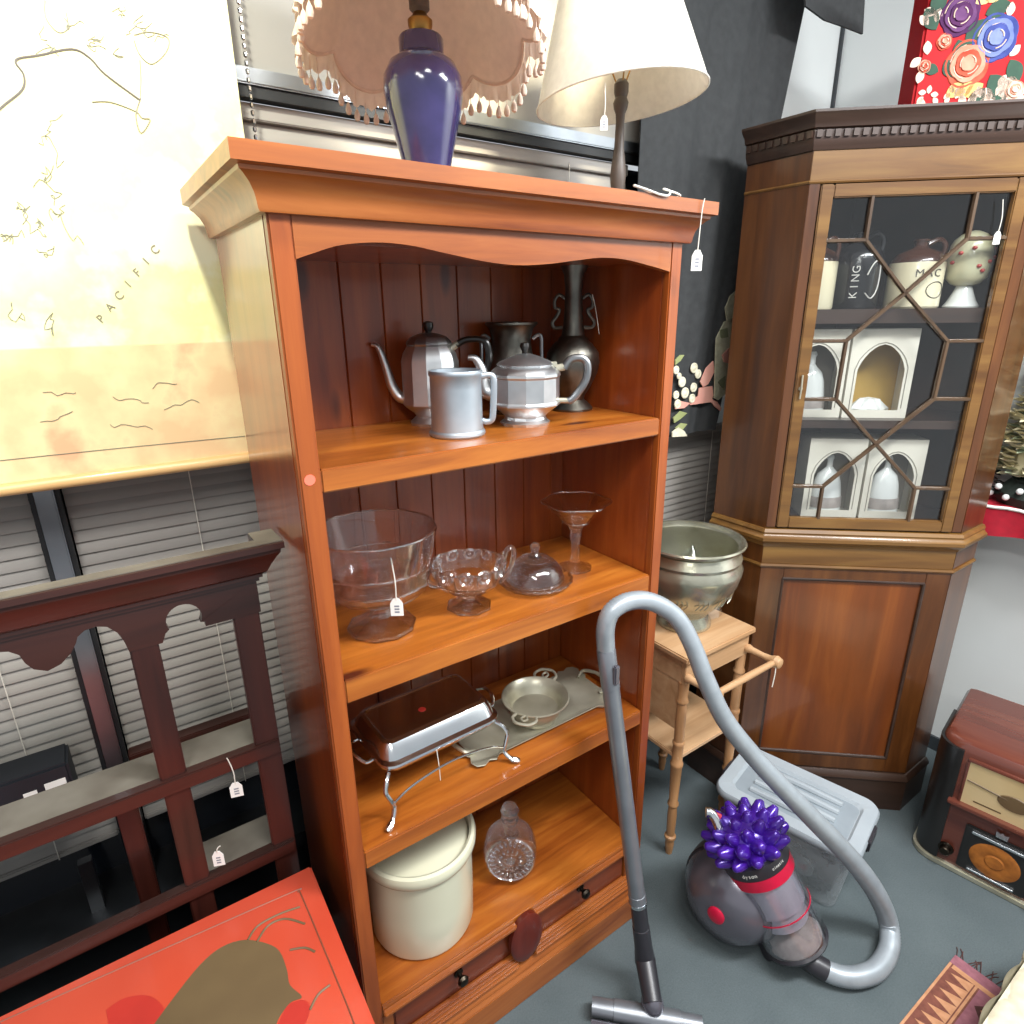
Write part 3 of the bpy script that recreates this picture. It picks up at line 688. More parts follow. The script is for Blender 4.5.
for k in range(16):
    p = [random.uniform(20, 160), random.uniform(5, 60)]; q = []
    for j in range(6): q.append(tuple(p)); p[0] += random.uniform(-6, 9); p[1] += random.uniform(-6, 6)
    mline(lf, q, .0006, 2)
for k in range(6):
    p = [random.uniform(5, 200), random.uniform(350, 430)]; q = []
    for j in range(7): q.append(tuple(p)); p[0] += random.uniform(2, 9); p[1] += random.uniform(-4, 4)
    mline(lf, q, .0006, 2)
mline(lf, [(-5, 461), (120, 448), (245, 436)], .0007)
ln.build('coastline', M_mapline, t); lf.build('fine_coastlines', M_mapfine, t)
lt = MB()
pa, pb = at_y(101, 319, MY), at_y(155, 250, MY)
for k, ch_ in enumerate('PACIFIC'):
    p = pa.lerp(pb, k / 6) - Vector((0, MY, MZ)); ang = math.atan2(pb.z - pa.z, pb.x - pa.x) - .15
    text(lt, ch_, .019, T(p.x, -.001, p.z) @ Rx(PI / 2) @ Rz(ang), 0, .0004)
lt.build('lettering', plain('map_letter_ink', '#8f8a72', None, .6), t)

# ------------------------------------------------------------------ plate rack behind the red chest
t = thing('plate_rack', 'dark oak open plate rack with moulded top and cut-out frieze behind the red chest', 'shelf unit', (0, 0, 0))
XL = -.98
pr = [(.20, 1.296), (.168, 1.296), (.168, 1.302), (.163, 1.304), (.163, 1.31), (.156, 1.316), (.15, 1.33), (.142, 1.345), (.136, 1.354), (.135, 1.362), (.13, 1.363), (.13, 1.374), (.162, 1.374), (.2, 1.34), (.2, 1.296)]
hc = MB().prism(pr[:12] + [(.162, 1.374), (.2, 1.34)], XL - .0, -.05, 'yz')
# return of the cornice on the right end
rp = [(.0, 1.296), (.0, 1.302), (.005, 1.304), (.005, 1.31), (.012, 1.316), (.018, 1.33), (.026, 1.345), (.032, 1.354), (.033, 1.362), (.038, 1.363), (.038, 1.374)]
vs = []; fs = []
for o, z in rp: vs += [(-.0501, .168 - o, z), (-.05 + o * 1.15, .168 - o, z), (-.05 + o * 1.15, .215, z), (-.0501, .215, z)]
for k in range(len(rp) - 1):
    for j in range(4): fs.append((4 * k + j, 4 * k + (j + 1) % 4, 4 * k + 4 + (j + 1) % 4, 4 * k + 4 + j))
fs.append((0, 1, 2, 3)); fs.append([4 * (len(rp) - 1) + j for j in range(4)])
hc.add(vs, fs); hc.build('cornice', M_hutch_x, t, smooth=25)
MB().box((XL, .136, 1.3742), (-.05, .163, 1.3765)).box((-.05, .136, 1.3742), (-.008, .21, 1.3765)).build('top_board', M_dust, t, smooth=0, label='dusty grey top board')
# frieze with cut-outs
def arc(cx, cz, rr, a0, a1, n=14): return [(cx + rr * cos(a0 + (a1 - a0) * i / n), cz + rr * sin(a0 + (a1 - a0) * i / n)) for i in range(n + 1)]
fp = [(-.055, 1.297), (-.055, 1.232), (-.15, 1.232), (-.15, 1.241), (-.157, 1.243)]
fp += arc(-.181, 1.256, .028, -.5, PI + .45, 20)
fp += [(-.213, 1.238), (-.22, 1.222), (-.27, 1.222), (-.274, 1.245), (-.28, 1.262)]
fp += [(-.292, 1.277), (-.306, 1.282), (-.322, 1.28), (-.333, 1.272), (-.337, 1.262)]
fp += [(-.346, 1.248), (-.362, 1.233), (-.381, 1.227), (-.397, 1.236), (-.405, 1.25), (-.409, 1.266), (-.42, 1.276), (-.436, 1.281), (-.455, 1.278), (-.468, 1.262), (-.473, 1.24), (-.475, 1.222), (-.52, 1.222), (-.525, 1.245), (-.56, 1.28), (-.6, 1.24), (-.65, 1.23), (-.7, 1.26), (-.75, 1.28), (XL, 1.28), (XL, 1.297)]
MB().prism(fp, .172, .192, 'xz').build('frieze', M_hutch_x, t, smooth=0)
for x0, x1 in ((-.104, -.058), (-.27, -.226), (XL, XL + .045)):
    MB().box((x0, .1735, .0), (x1, .1915, 1.29)).build('front_post', M_hutch, t, bevel=.003)
for x0, x1 in ((-.078, -.058), (-.352, -.316), (XL, XL + .045)):
    MB().box((x0, .25 if x0 < -.1 else .2, 0), (x1, .285, 1.295 if x0 > -.1 else .93)).build('rear_post', M_hutch, t, bevel=.003)
for z, yb in ((.925, .275), (.668, .275)):
    MB().box((XL if z > .8 else -.25, .19, z), (-.08, yb, z + .022)).build('shelf_board', M_dust, t, smooth=0, label='dusty grey shelf board')
    MB().box((XL, .166, z - .008), (-.06, .19, z + .024)).build('shelf_front', M_hutch_x, t, bevel=.003)
price_tag(-.152, .1635, .953, .06, 'white price tag hanging from the middle shelf of the dark plate rack', .034, .023, VA + .3, sway=-.006)
price_tag(-.206, .1635, .765, .012, 'second white price tag low on the dark plate rack, leaning by the centre post', .036, .021, VA + .2, sway=.008)
# made-up dark box with white patches, stands in for what shows in the window
t = thing('standin_box', 'low made-up dark box with white patches on the window ledge behind the plate rack', 'electronics', (-.62, .44, .7722))
MB().box((-.42, -.03, 0), (.2, .05, .13)).build('case', plain('black_case', '#1b2027', None, .5), t, bevel=.005)
for px, wd, hh in ((-.01, .06, .008), (.12, .022, .008), (.155, .035, .014)): MB().box((px, -.0312, .085), (px + wd, -.03, .085 + hh)).build('white_patch', M_tag, t, smooth=0)

# ------------------------------------------------------------------ red lacquered chest
t = thing('lacquered_chest', 'red lacquered chest with worn painted vase design on its top', 'chest', (-.043, .133, 0), -.02)
CWd, CD = .78, .52
MB().box((-CWd, -CD, .6), (0, 0, .64)).build('lid', M_red, t, bevel=.004)
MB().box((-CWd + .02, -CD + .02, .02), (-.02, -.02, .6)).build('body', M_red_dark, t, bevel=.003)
inv = (T(-.043, .133, 0) @ Rz(-.02)).inverted()
def tp2(px): p = inv @ at_z(px[0], px[1], .6402); return (p.x, p.y)
ds = MB()
pot = [(150, 1030), (172, 1000), (200, 965), (222, 947), (245, 940), (268, 944), (280, 952), (287, 970), (290, 985), (302, 997), (290, 1003), (278, 1020), (275, 1034)]
ds.prism(spl2([tp2(p) for p in pot], 4), .6403, .6407)
ds.build('painted_vase', M_olive, t, smooth=0)
MB().prism(spl2([tp2(p) for p in ((106, 1010), (125, 998), (150, 996), (165, 1010), (160, 1022), (150, 1034), (110, 1034))], 4), .64025, .6405).build('painted_flower', M_rose, t, smooth=0)
rs = MB().prism(spl2([tp2(p) for p in ((288, 1004), (304, 1000), (310, 1010), (300, 1030), (278, 1030), (282, 1015))], 4), .64025, .6405)
rs.build('painted_flower', M_rose, t, smooth=0)
st_ = MB()
for q in ([(248, 940), (258, 926), (280, 914), (300, 907)], [(257, 942), (268, 926), (285, 919), (305, 924)], [(290, 950), (305, 948), (315, 952)], [(310, 1010), (318, 995), (330, 985)]):
    pp = [Vector((*tp2(p), .6402)) for p in q]
    MB().tube(spl(pp, 6), .0022, 6, flat=1).build('painted_stem', M_olive, t)
bl = MB()
for q in ([(0, 1022), (150, 955), (290, 893), (298, 892), (303, 899), (345, 1000), (356, 1030)],):
    bl.tube(spl([Vector((*tp2(p), .6398)) for p in q], 8), .0016, 5)
bl.build('painted_border', M_line, t)

# ------------------------------------------------------------------ wash stand and pot
TX0, TX1, TY0, TY1, TZ = 1.066, 1.402, .056, .40, .775
t = thing('wash_stand', 'light wood wash stand with turned legs and towel rail between bookcase and corner cabinet', 'side table', (TX0, TY0, 0))
tw, td = TX1 - TX0, TY1 - TY0
MB().box((0, 0, TZ - .02), (tw, td, TZ)).build('table_top', M_beech, t, bevel=.004)
ap = MB(); ap.box((.012, .014, TZ - .1), (tw - .012, .03, TZ - .02)); ap.box((.012, td - .03, TZ - .1), (tw - .012, td - .014, TZ - .02)); ap.box((.012, .03, TZ - .1), (.026, td - .03, TZ - .02)); ap.box((tw - .026, .03, TZ - .1), (tw - .012, td - .03, TZ - .02))
ap.build('apron', M_beech, t, bevel=.002)
lp = [(0, 0), (.0105, 0), (.012, .01), (.015, .04), (.0135, .06), (.019, .066), (.019, .075), (.0135, .08), (.0155, .16), (.0135, .2), (.018, .206), (.018, .213), (.014, .22), (.0165, .3), (.0185, .36), (.0205, .365), (.0205, .375), (.017, .38), (.017, .44), (.019, .447), (.019, .455), (.0155, .46), (.0165, .56), (.0145, .6), (.019, .606), (.019, .613), (.015, .62), (.017, .677), (0, .677)]
for x in (.026, tw - .026):
    for y in (.028, td - .028):
        MB().lathe(lp, 20, T(x, y, 0)).build('leg', M_beech_z, t)
MB().box((.012, .014, .395), (tw - .012, td - .014, .412)).build('lower_shelf', M_beech, t, bevel=.003)
MB().box((.014, .03, .5), (.022, td - .03, .68)).build('side_board', M_beech, t, bevel=.002)
tr_ = MB()
ra, rb_ = .02, tw - .02
zr = TZ - .075
arm = lambda x: [(0, -.0), (.013, 0), (.015, .008), (.011, .02), (.0095, .06), (.012, .085), (.015, .092), (.021, .106), (.016, .121), (0, .127)]
for x in (ra, rb_):
    tr_.lathe(arm(x), 18, T(x, .014, zr) @ Rx(PI / 2))
tr_.tube([(ra, -.09, zr), (ra + .03, -.09, zr), ((ra + rb_) / 2, -.09, zr), (rb_ - .03, -.09, zr), (rb_, -.09, zr)], [.009, .01, .0115, .01, .009], 12)
tr_.build('towel_rail', M_beech, t)
MB().tube(spl([(rb_ - .012, -.092, zr + .008), (rb_ - .012, -.101, zr - .02), (rb_ - .018, -.101, zr - .08)], 4), .0018, 6).build('string', M_cord, t)
t = thing('metal_jardiniere', 'large old nickel bowl on a foot, standing on the wash stand', 'pot', (1.24, .222, TZ), 0); t.scale = (1.04, 1.04, 1.12)
MB().lathe([(0, .004), (.082, 0), (.085, .004), (.084, .014), (.075, .03), (.072, .04), (.076, .048), (.1, .07), (.13, .105), (.15, .145), (.159, .175), (.161, .19), (.155, .202), (.152, .21), (.156, .22), (.15, .232), (.144, .244), (.148, .25), (.161, .256), (.164, .262), (.161, .267), (.154, .266), (.14, .254), (.138, .24), (.145, .2), (.14, .15), (.1, .08), (0, .06)], 72, rad=lambda a, k: 1 + (.006 * sin(9 * a) * (1 if 7 <= k <= 9 else 0))).build('bowl', M_nickel, t)
eb = MB()
for i in range(14):
    a = 2 * PI * i / 14
    for q in range(3):
        eb.tube([Vector(((.137 + .012 * (zz - .11) / .05) * cos(a + da), (.137 + .012 * (zz - .11) / .05) * sin(a + da), zz)) for da, zz in spl2([(0 + q * .1, .1), (.08 + q * .1, .115), (.03 + q * .1, .135), (.12 + q * .08, .15)], 4)], .0016, 6)
eb.build('embossed_scrolls', M_nickel, t)
t = thing('plastic_bag', 'crumpled clear plastic bag inside the nickel bowl', 'bag', (1.225, .2, TZ + .072))
random.seed(11)
def bag(i, v):
    a = 2 * PI * i; q = random.Random(int(i * 22) % 22 * 31 + int(v * 7) * 7)
    rr = .1 * (1 - v) ** .6 * (1 + .25 * (q.random() - .5)); return (rr * cos(a), rr * sin(a), .2 * v * (1 + .2 * (q.random() - .5)))
MB().grid(bag, 22, 7).build('bag', clear('plastic_film', (.93, .95, .95, 1), .12), t, smooth=0)
p = at_y(733, 553, .105)
price_tag(1.318, .098, 1.024, .062, 'white price tag with pink sticker hanging on the nickel bowl', .034, .014, VA, sway=-.012)
t2 = MB().box((-.008, -.0045, -.008), (.008, -.003, .008), M=T(1.317, .0945, .996) @ Rz(VA)); tag(t2.build('pink_sticker', plain('pink_sticker', '#e8788a', None, .6), bevel=.0005), 'pink square sticker on the string of the nickel bowl tag', 'sticker')

# ------------------------------------------------------------------ black embroidered curtain
YC = .445
t = thing('embroidered_curtain', 'black curtain embroidered with white and pink flowers, hanging behind the corner cabinet', 'curtain', (0, 0, 0))
random.seed(5)
def cur(i, v):
    x = 1.165 + i * (.44 + .3 * v); yf = .007 * sin(i * 17 + .6) + .002 * sin(i * 47 + 1)
    return (x, YC + yf, 1.345 + v * 1.6)
cg = MB().grid(cur, 150, 12); cg.grid(lambda i, v: tuple(Vector(cur(i, v)) + Vector((0, .003, 0))), 150, 12)
cg.build('cloth', M_curtain, t, smooth=80)
fl = MB(); YF = YC - .012
def disc(px, py, rpx, m):
    c = at_y(px, py, YF); rr = rpx * .00315
    fl.lathe([(0, -.001), (rr, -.001), (rr * .97, .002), (rr * .75, .0035), (rr * .55, .002), (rr * .35, .004), (0, .0045)], 18, T(*c) @ Rx(PI / 2), m, rad=lambda a, k: 1 + .06 * sin(9 * a))
def leaf(px, m, d=.0):
    pts = [at_y(*p, YF + d) for p in px]
    n = len(pts); vs = [(p.x, p.y - .002, p.z) for p in pts] + [(p.x, p.y + .002, p.z) for p in pts]
    fl.add(vs, [list(range(n)), list(reversed(range(n, 2 * n)))] + [(i, (i + 1) % n, n + (i + 1) % n, n + i) for i in range(n)], m)
for px, py, rr in ((694, 368, 5.6), (698, 374, 5), (682, 382, 5.6), (693.5, 387.5, 5.2), (685, 393, 6), (692, 398.5, 5), (677.5, 404, 5), (676, 370, 4.5), (676, 395, 4.5), (679, 376, 3.5)): disc(px, py, rr, 0)
leaf([(699, 388), (712, 386), (713, 395), (711, 402), (690, 405), (692, 400), (698, 396)], 1)
leaf([(700, 382), (706, 368), (713, 361), (714, 372), (708, 384), (703, 387)], 1)
leaf([(712, 399), (717, 402), (721, 408), (720, 411), (714, 406), (711, 402)], 1)
leaf([(675, 360), (680, 355), (684, 355), (680, 361), (675, 365)], 2); leaf([(673, 418), (680, 411), (687, 413), (680, 419), (674, 423)], 2)
leaf([(675, 428), (681, 423), (687, 424), (682, 430)], 2); leaf([(672, 432), (678, 427), (684, 431), (687, 436), (672, 437)], 0); leaf([(676, 400), (690, 403), (684, 408), (675, 409)], 1)
fl.build('embroidered_flowers', [plain('cream_silk', '#ebe6cf', '#d8d2b4', .7, scale=60), plain('pink_silk', '#eab2a0', '#e19f90', .7), plain('green_silk', '#a3ab74', '#8d9560', .7)], t, smooth=40)
fl = MB()
leaf([(716, 338), (724, 322), (732, 318), (733, 345), (728, 375), (727, 392), (718, 400), (714, 398), (715, 365)], 0, -.012)
leaf([(727, 322), (725, 308), (730, 296), (737, 290), (738, 312), (733, 322)], 0, -.012)
leaf([(722, 355), (729, 348), (730, 364), (724, 362)], 1, -.016); leaf([(720, 330), (727, 328), (728, 337), (721, 338)], 2, -.016); leaf([(718, 382), (725, 376), (724, 390)], 2, -.016)
fl.build('embroidered_border', [plain('sage_silk', '#a8a68e', '#8f8e78', .7, scale=50), plain('rose_silk', '#c48a7c', None, .7), plain('olive_silk', '#6d7256', None, .7)], t, smooth=40)
rl = MB().tube([(-1.8, YC, 2.96), (1.95, YC, 2.96)], .014, 12)
tag(rl.build('curtain_rail', M_rubber), 'black rail above the window that the curtain hangs from', 'curtain rail')
dp = [at_y(*q, .33) for q in ((803, -60), (806, 6), (825, 20), (845, 27), (863, 34), (865, 0), (866, -60))]
n = len(dp); dm = MB(); dm.add([tuple(q) for q in dp] + [(q.x, q.y + .006, q.z) for q in dp], [list(range(n)), list(reversed(range(n, 2 * n)))] + [(i, (i + 1) % n, n + (i + 1) % n, n + i) for i in range(n)])
zt = max(q.z for q in dp); dm.box((dp[0].x, dp[0].y, zt - .01), (dp[-1].x, .37, zt + .02)); dm.box((dp[0].x - .01, dp[0].y, zt), (dp[0].x + .03, .45, zt + .02))
tag(dm.build('black_drape', M_curtain, smooth=0), 'black cloth drape with slanted hem hanging in the room corner', 'drape')
# ------------------------------------------------------------------ corner cabinet
FL = Vector((1.488, .122, 0)); CA = math.atan2(-.9, 1)
cab = thing('corner_cabinet', 'tall mahogany corner cabinet with astragal glazed door and dentil cornice', 'cabinet', FL, CA)
MC = T(*FL) @ Rz(CA); MCi = MC.inverted()
nrm = Vector((.9, 1, 0)).normalized()
def at_c(px, py, dep=0):
    d = ray(px, py); P = FL + nrm * dep
    X = CAM + d * (nrm.dot(P - CAM) / nrm.dot(d)); return MCi @ X
PE, PA, PB, PC, PD = (-.136, .152), (0, 0), (.589, 0), (.7116, .110), (.325, .575)
path = [PE, PA, PB, PC]
def offpath(o):
    out = []
    for i, p in enumerate(path):
        ns = []
        for a, b in ((i - 1, i), (i, i + 1)):
            if a < 0 or b > 3: continue
            d = Vector((path[b][0] - path[a][0], path[b][1] - path[a][1])).normalized(); ns.append(Vector((d.y, -d.x)))
        if len(ns) == 1: q = Vector(p) + ns[0] * o
        else:
            h = (ns[0] + ns[1]).normalized(); q = Vector(p) + h * (o / h.dot(ns[0]))
        out.append((q.x, q.y))
    return out
def sweep(mb, prof, m=0):
    n = len(prof); vs = []; fs = []
    for o, z in prof: vs += [(x, y, z) for x, y in offpath(o)]
    for k in range(n):
        l = (k + 1) % n
        for j in range(3): fs.append((4 * k + j, 4 * k + j + 1, 4 * l + j + 1, 4 * l + j))
    fs.append([4 * k for k in range(n)]); fs.append([4 * k + 3 for k in range(n)])
    return mb.add(vs, fs, m)
def inset(o): return offpath(-o)
def shell(z0, z1, th=.018):
    """flanks and backs"""
    i = inset(th)
    a = MB().prism([PE, PA, (PA[0] + .001, .001), i[1], i[0]], z0, z1); b = MB().prism([PB, PC, i[3], i[2]], z0, z1)
    bk = MB().prism([PE, (PE[0] + .015, PE[1]), (PD[0], PD[1] - .02), (PC[0] - .012, PC[1]), PC, PD], z0, z1)
    return a, b, bk
lower, upper = shell(.155, .957), shell(.957, 2.17)
for k, sh3 in enumerate((lower, upper)):
    sh3[0].build('side_panel', M_mah, cab, smooth=0); sh3[1].build('side_panel', M_mah, cab, smooth=0); sh3[2].build('back_panel', M_mah_dark, cab, smooth=0)
ff = MB()
ff.box((0, 0, .155), (.075, .018, .957)); ff.box((.515, 0, .155), (.589, .018, .957)); ff.box((.075, 0, .155), (.515, .018, .215)); ff.box((.075, 0, .905), (.515, .018, .957))
ff.build('lower_door_frame', M_mah, cab, bevel=.002)
lp_ = MB().box((.07, .008, .21), (.52, .016, .91)); lp_.build('lower_door_panel', wood('mahogany_figured', '#4c2410', '#6b3414', '#85491c', 'z', .35, .35, .6), cab, smooth=0)
pm = MB()
for a, b in (((.075, .215), (.515, .215)), ((.515, .215), (.515, .905)), ((.515, .905), (.075, .905)), ((.075, .905), (.075, .215))):
    pm.tube([(a[0], .004, a[1]), (b[0], .004, b[1])], .006, 8)
pm.build('panel_bead', M_mah_dark, cab)
MB().box((0, 0, .957), (.589, .018, 1.025)).build('frieze', M_mah_x, cab, bevel=.0015)
sweep(MB(), [(-.01, .94), (.004, .945), (.007, .951), (.004, .957), (-.01, .958)]).build('waist_bead', M_mah_x, cab, smooth=30)
sweep(MB(), [(-.02, 1.018), (.003, 1.02), (.006, 1.028), (.016, 1.036), (.02, 1.042), (.02, 1.052), (.014, 1.056), (.01, 1.064), (.012, 1.07), (.006, 1.08), (-.02, 1.084)]).build('waist_moulding', M_mah_x, cab, smooth=30)
sweep(MB(), [(-.02, 0), (.012, 0), (.012, .125), (.016, .13), (.014, .14), (.004, .152), (-.02, .157)]).build('plinth', M_mah_dark, cab, smooth=30)
MB().prism([PE, PA, PB, PC, PD], .12, .16).build('base_board', M_mah_dark, cab, smooth=0)
up = MB()
MB().box((0, 0, 1.084), (.03, .018, 2.084)).build('front_stile', M_mah, cab, bevel=.002); MB().box((.559, 0, 1.084), (.589, .018, 2.084)).build('front_stile', M_mah, cab, bevel=.002)
MB().box((0, -.001, 2.09), (.589, .018, 2.17)).build('upper_frieze', M_mah_x, cab, bevel=.0015)
fr_ = sweep(MB(), [(-.015, 2.0825), (.002, 2.083), (.004, 2.087), (.002, 2.091), (-.015, 2.092)]); fr_.build('frieze_bead', M_mah_x, cab, smooth=30)
cb = sweep(MB(), [(-.03, 2.162), (.004, 2.163), (.008, 2.172), (.012, 2.18), (.014, 2.19), (.014, 2.21), (.022, 2.213), (.026, 2.226), (.038, 2.238), (.042, 2.244), (.042, 2.25), (-.03, 2.25)])
cb.prism([PE, PA, PB, PC, PD], 2.16, 2.2495)
cb.build('cornice', M_mah_dark, cab, smooth=30)
dn = MB()
q = offpath(.0145)
for a, b in ((q[0], q[1]), (q[1], q[2]), (q[2], q[3])):
    L = math.hypot(b[0] - a[0], b[1] - a[1]); n = int(L / .0225); ang = math.atan2(b[1] - a[1], b[0] - a[0])
    for i in range(n):
        f_ = (i + .5) / n
        dn.box((-.007, -.0055, 2.191), (.007, .004, 2.208), 0, T(a[0] + (b[0] - a[0]) * f_, a[1] + (b[1] - a[1]) * f_, 0) @ Rz(ang))
dn.build('dentils', M_mah_dark, cab, smooth=0)
door = MB()
door.box((.032, -.006, 1.086), (.066, .016, 2.08)); door.box((.524, -.006, 1.086), (.557, .016, 2.08)); door.box((.066, -.006, 2.046), (.524, .016, 2.08)); door.box((.066, -.006, 1.086), (.524, .016, 1.12))
dr_ = door.build('glazed_door', M_mah_x, cab, bevel=.003)
gb = MB()
a_, i_, X1, c_, b_, d_, h_, X2, f2, g2 = (.17, 1.938), (.432, 1.935), (.298, 1.797), (.16, 1.667), (.434, 1.665), (.157, 1.497), (.43, 1.5), (.292, 1.362), (.157, 1.224), (.427, 1.226)
segs = [((.17, 2.048), a_), ((.432, 2.048), i_), ((.06, 1.938), a_), (i_, (.53, 1.935)), (a_, X1), (X1, b_), (i_, X1), (X1, c_), ((.06, 1.667), c_), (b_, (.53, 1.665)), (c_, d_), (b_, h_), ((.06, 1.497), d_), (h_, (.53, 1.5)), (d_, X2), (X2, g2), (h_, X2), (X2, f2), ((.06, 1.224), f2), (g2, (.53, 1.226)), (f2, (.157, 1.115)), (g2, (.427, 1.115))]
for (ax, az), (bx, bz) in segs:
    L = math.hypot(bx - ax, bz - az); an = math.atan2(bz - az, bx - ax)
    gb.prism([(-.0055, 0), (-.0035, -.006), (.0035, -.006), (.0055, 0), (.0055, .006), (-.0055, .006)], 0, L, 'xy', 0, T(ax, .0015, az) @ Ry(-an) @ Matrix(((0, 0, 1, 0), (0, 1, 0, 0), (1, 0, 0, 0), (0, 0, 0, 1))))
gb.build('glazing_bars', wood('glazing_wood', '#3a2a1c', '#4e3a28', '#5c4834', 'z', .4, .2), dr_, smooth=0)
MB().box((.062, .009, 1.116), (.528, .0115, 2.05)).build('pane', M_pane, dr_, smooth=0)
ky = MB().lathe([(0, 0), (.006, 0), (.006, .004), (0, .005)], 14, T(.047, -.006, 1.53) @ Rx(PI / 2)); ky.tube([(.047, -.012, 1.5), (.047, -.016, 1.53), (.047, -.012, 1.57)], .003, 8)
ky.build('key', M_silver_worn, dr_)
i2 = inset(.02)
shp_ = [(i2[0][0] + .02, i2[0][1]), (i2[1][0], .03), (i2[2][0], .03), (i2[3][0] - .02, i2[3][1]), (PD[0], PD[1] - .045)]
for z0, z1 in ((1.715, 1.755), (1.405, 1.43), (1.075, 1.1)):
    MB().prism(shp_, z0, z1).build('inner_shelf', M_mah_dark, cab, smooth=0)
def inC(x, y, z): return MC @ Vector((x, y, z))
p = inC(.5, -.0085, 0)
price_tag(p.x, p.y, 2.028, .078, 'white price tag hanging on the glazed door of the corner cabinet', .032, .017, CA, sway=-.006)
# --- contents
M_cream = plain('cream_stoneware', '#d8cfb2', '#c9bf9e', .3, scale=5, coat=.4); M_brown = plain('brown_glaze', '#4a2a1c', '#3a2016', .2, scale=6, coat=.6)
M_blackgl = plain('black_glaze', '#1b1a1c', '#141315', .2, coat=.5); M_letter = plain('white_lettering', '#d9d6cf', None, .6); M_darkletter = plain('dark_lettering', '#4a443c', None, .6)
M_porc = plain('porcelain', '#dfe1de', '#d2d5d2', .2, coat=.5); M_pattern = plain('grey_pattern', '#a39a94', '#8d8580', .4, scale=40)
M_card = plain('white_carton', '#ded9cb', '#d4cfc0', .6); M_gold = plain('gold_lining', '#b8964a', '#9c7c38', .4, scale=8); M_dim = plain('carton_lining', '#8c867a', '#7c766a', .7)
CVIEW = CA + .2
def jar(name, label, cat, x, y, body, shoulder, rr, h, handle=1):
    t = thing(name, label, cat, inC(x, y, 1.7552), CVIEW, 'whisky jars on the top cabinet shelf')
    MB().lathe([(0, .002), (rr * .95, 0), (rr, .005), (rr, h * .66), (rr * .995, h * .665)], 40).build('body', body, t)
    MB().lathe([(rr * .995, h * .66), (rr * .98, h * .7), (rr * .8, h * .8), (rr * .35, h * .87), (rr * .24, h * .9), (rr * .24, h * .97), (rr * .3, h * .975), (rr * .3, h), (0, h)], 40).build('shoulder', shoulder, t)
    if handle: MB().tube(spl([(handle * rr * .28, 0, h * .93), (handle * rr * .75, 0, h * 1.0), (handle * rr * 1.05, 0, h * .9), (handle * rr * .98, 0, h * .7)], 6), rr * .11, 8).build('handle', shoulder, t)
    return t
def wrap(t, s, size, rr, z, mat, vert=False, name='lettering', phi0=-.15):
    mb = MB(); n = len(s)
    for k, ch_ in enumerate(s):
        if vert: ph, zz, rot = phi0, z + (k - (n - 1) / 2) * size * .8, PI / 2
        else: ph, zz, rot = phi0 + (k - (n - 1) / 2) * size * .82 / rr, z, 0
        M_ = T((rr + .0006) * sin(ph), -(rr + .0006) * cos(ph), zz) @ Rz(ph) @ Rx(PI / 2) @ Rz(rot)
        text(mb, ch_, size, M_, 0, .0004)
    mb.build(name, mat, t, smooth=0)
jar('whisky_jar', 'cream jar with brown shoulder, far left of the cabinet top shelf', 'jar', .078, .1, M_cream, M_brown, .06, .2)
t = jar('whisky_jar', 'black jar with white upright lettering, second on the cabinet top shelf', 'jar', .21, .14, M_blackgl, M_blackgl, .068, .215)
wrap(t, 'KING', .03, .068, .075, M_letter, True, phi0=-.55)
lt = MB().tube(spl([(.069 * sin(a), -.0688 * cos(a), .075 + dz) for a, dz in ((-.1, -.03), (.2, -.045), (.5, -.02), (.55, .03), (.4, .06), (.1, .05), (-.1, .02))], 5), .002, 5); lt.build('white_emblem', M_letter, t)
t = jar('whisky_jar', 'square shouldered cream jar with brown top and dark print, third on the cabinet top shelf', 'jar', .368, .115, M_cream, M_brown, .072, .19)
wrap(t, 'MAC', .03, .072, .095, M_darkletter); MB().tube([(.0724 * sin(.25 + .42 * cos(a)), -.0724 * cos(.25 + .42 * cos(a)), .05 + .022 * sin(a)) for a in [2 * PI * k / 28 for k in range(28)]], .0014, 5, closed=True).build('printed_oval', M_darkletter, t)
t = thing('porcelain_goblet', 'porcelain goblet with painted flowers, right end of the cabinet top shelf', 'goblet', inC(.5, .1, 1.7552), CVIEW)
MB().lathe([(0, .004), (.044, 0), (.046, .004), (.036, .02), (.024, .048), (.02, .06), (0, .061)], 36).build('foot', M_porc, t)
MB().lathe([(.018, .06), (.036, .066), (.051, .082), (.055, .11), (.053, .17), (.046, .186), (.03, .2), (.012, .208), (0, .21)], 36).build('bowl', plain('painted_porcelain', '#c6bf9c', '#b6b596', .3, scale=26, coat=.4), t)
fw = MB()
for k in range(14):
    a = k * 2.4; fw.ball((.0545 * sin(a), -.0545 * cos(a), .1 + .012 * (k % 6)), .007, 8, sc=(1, 1, .8))
fw.build('painted_flowers', M_rose, t)
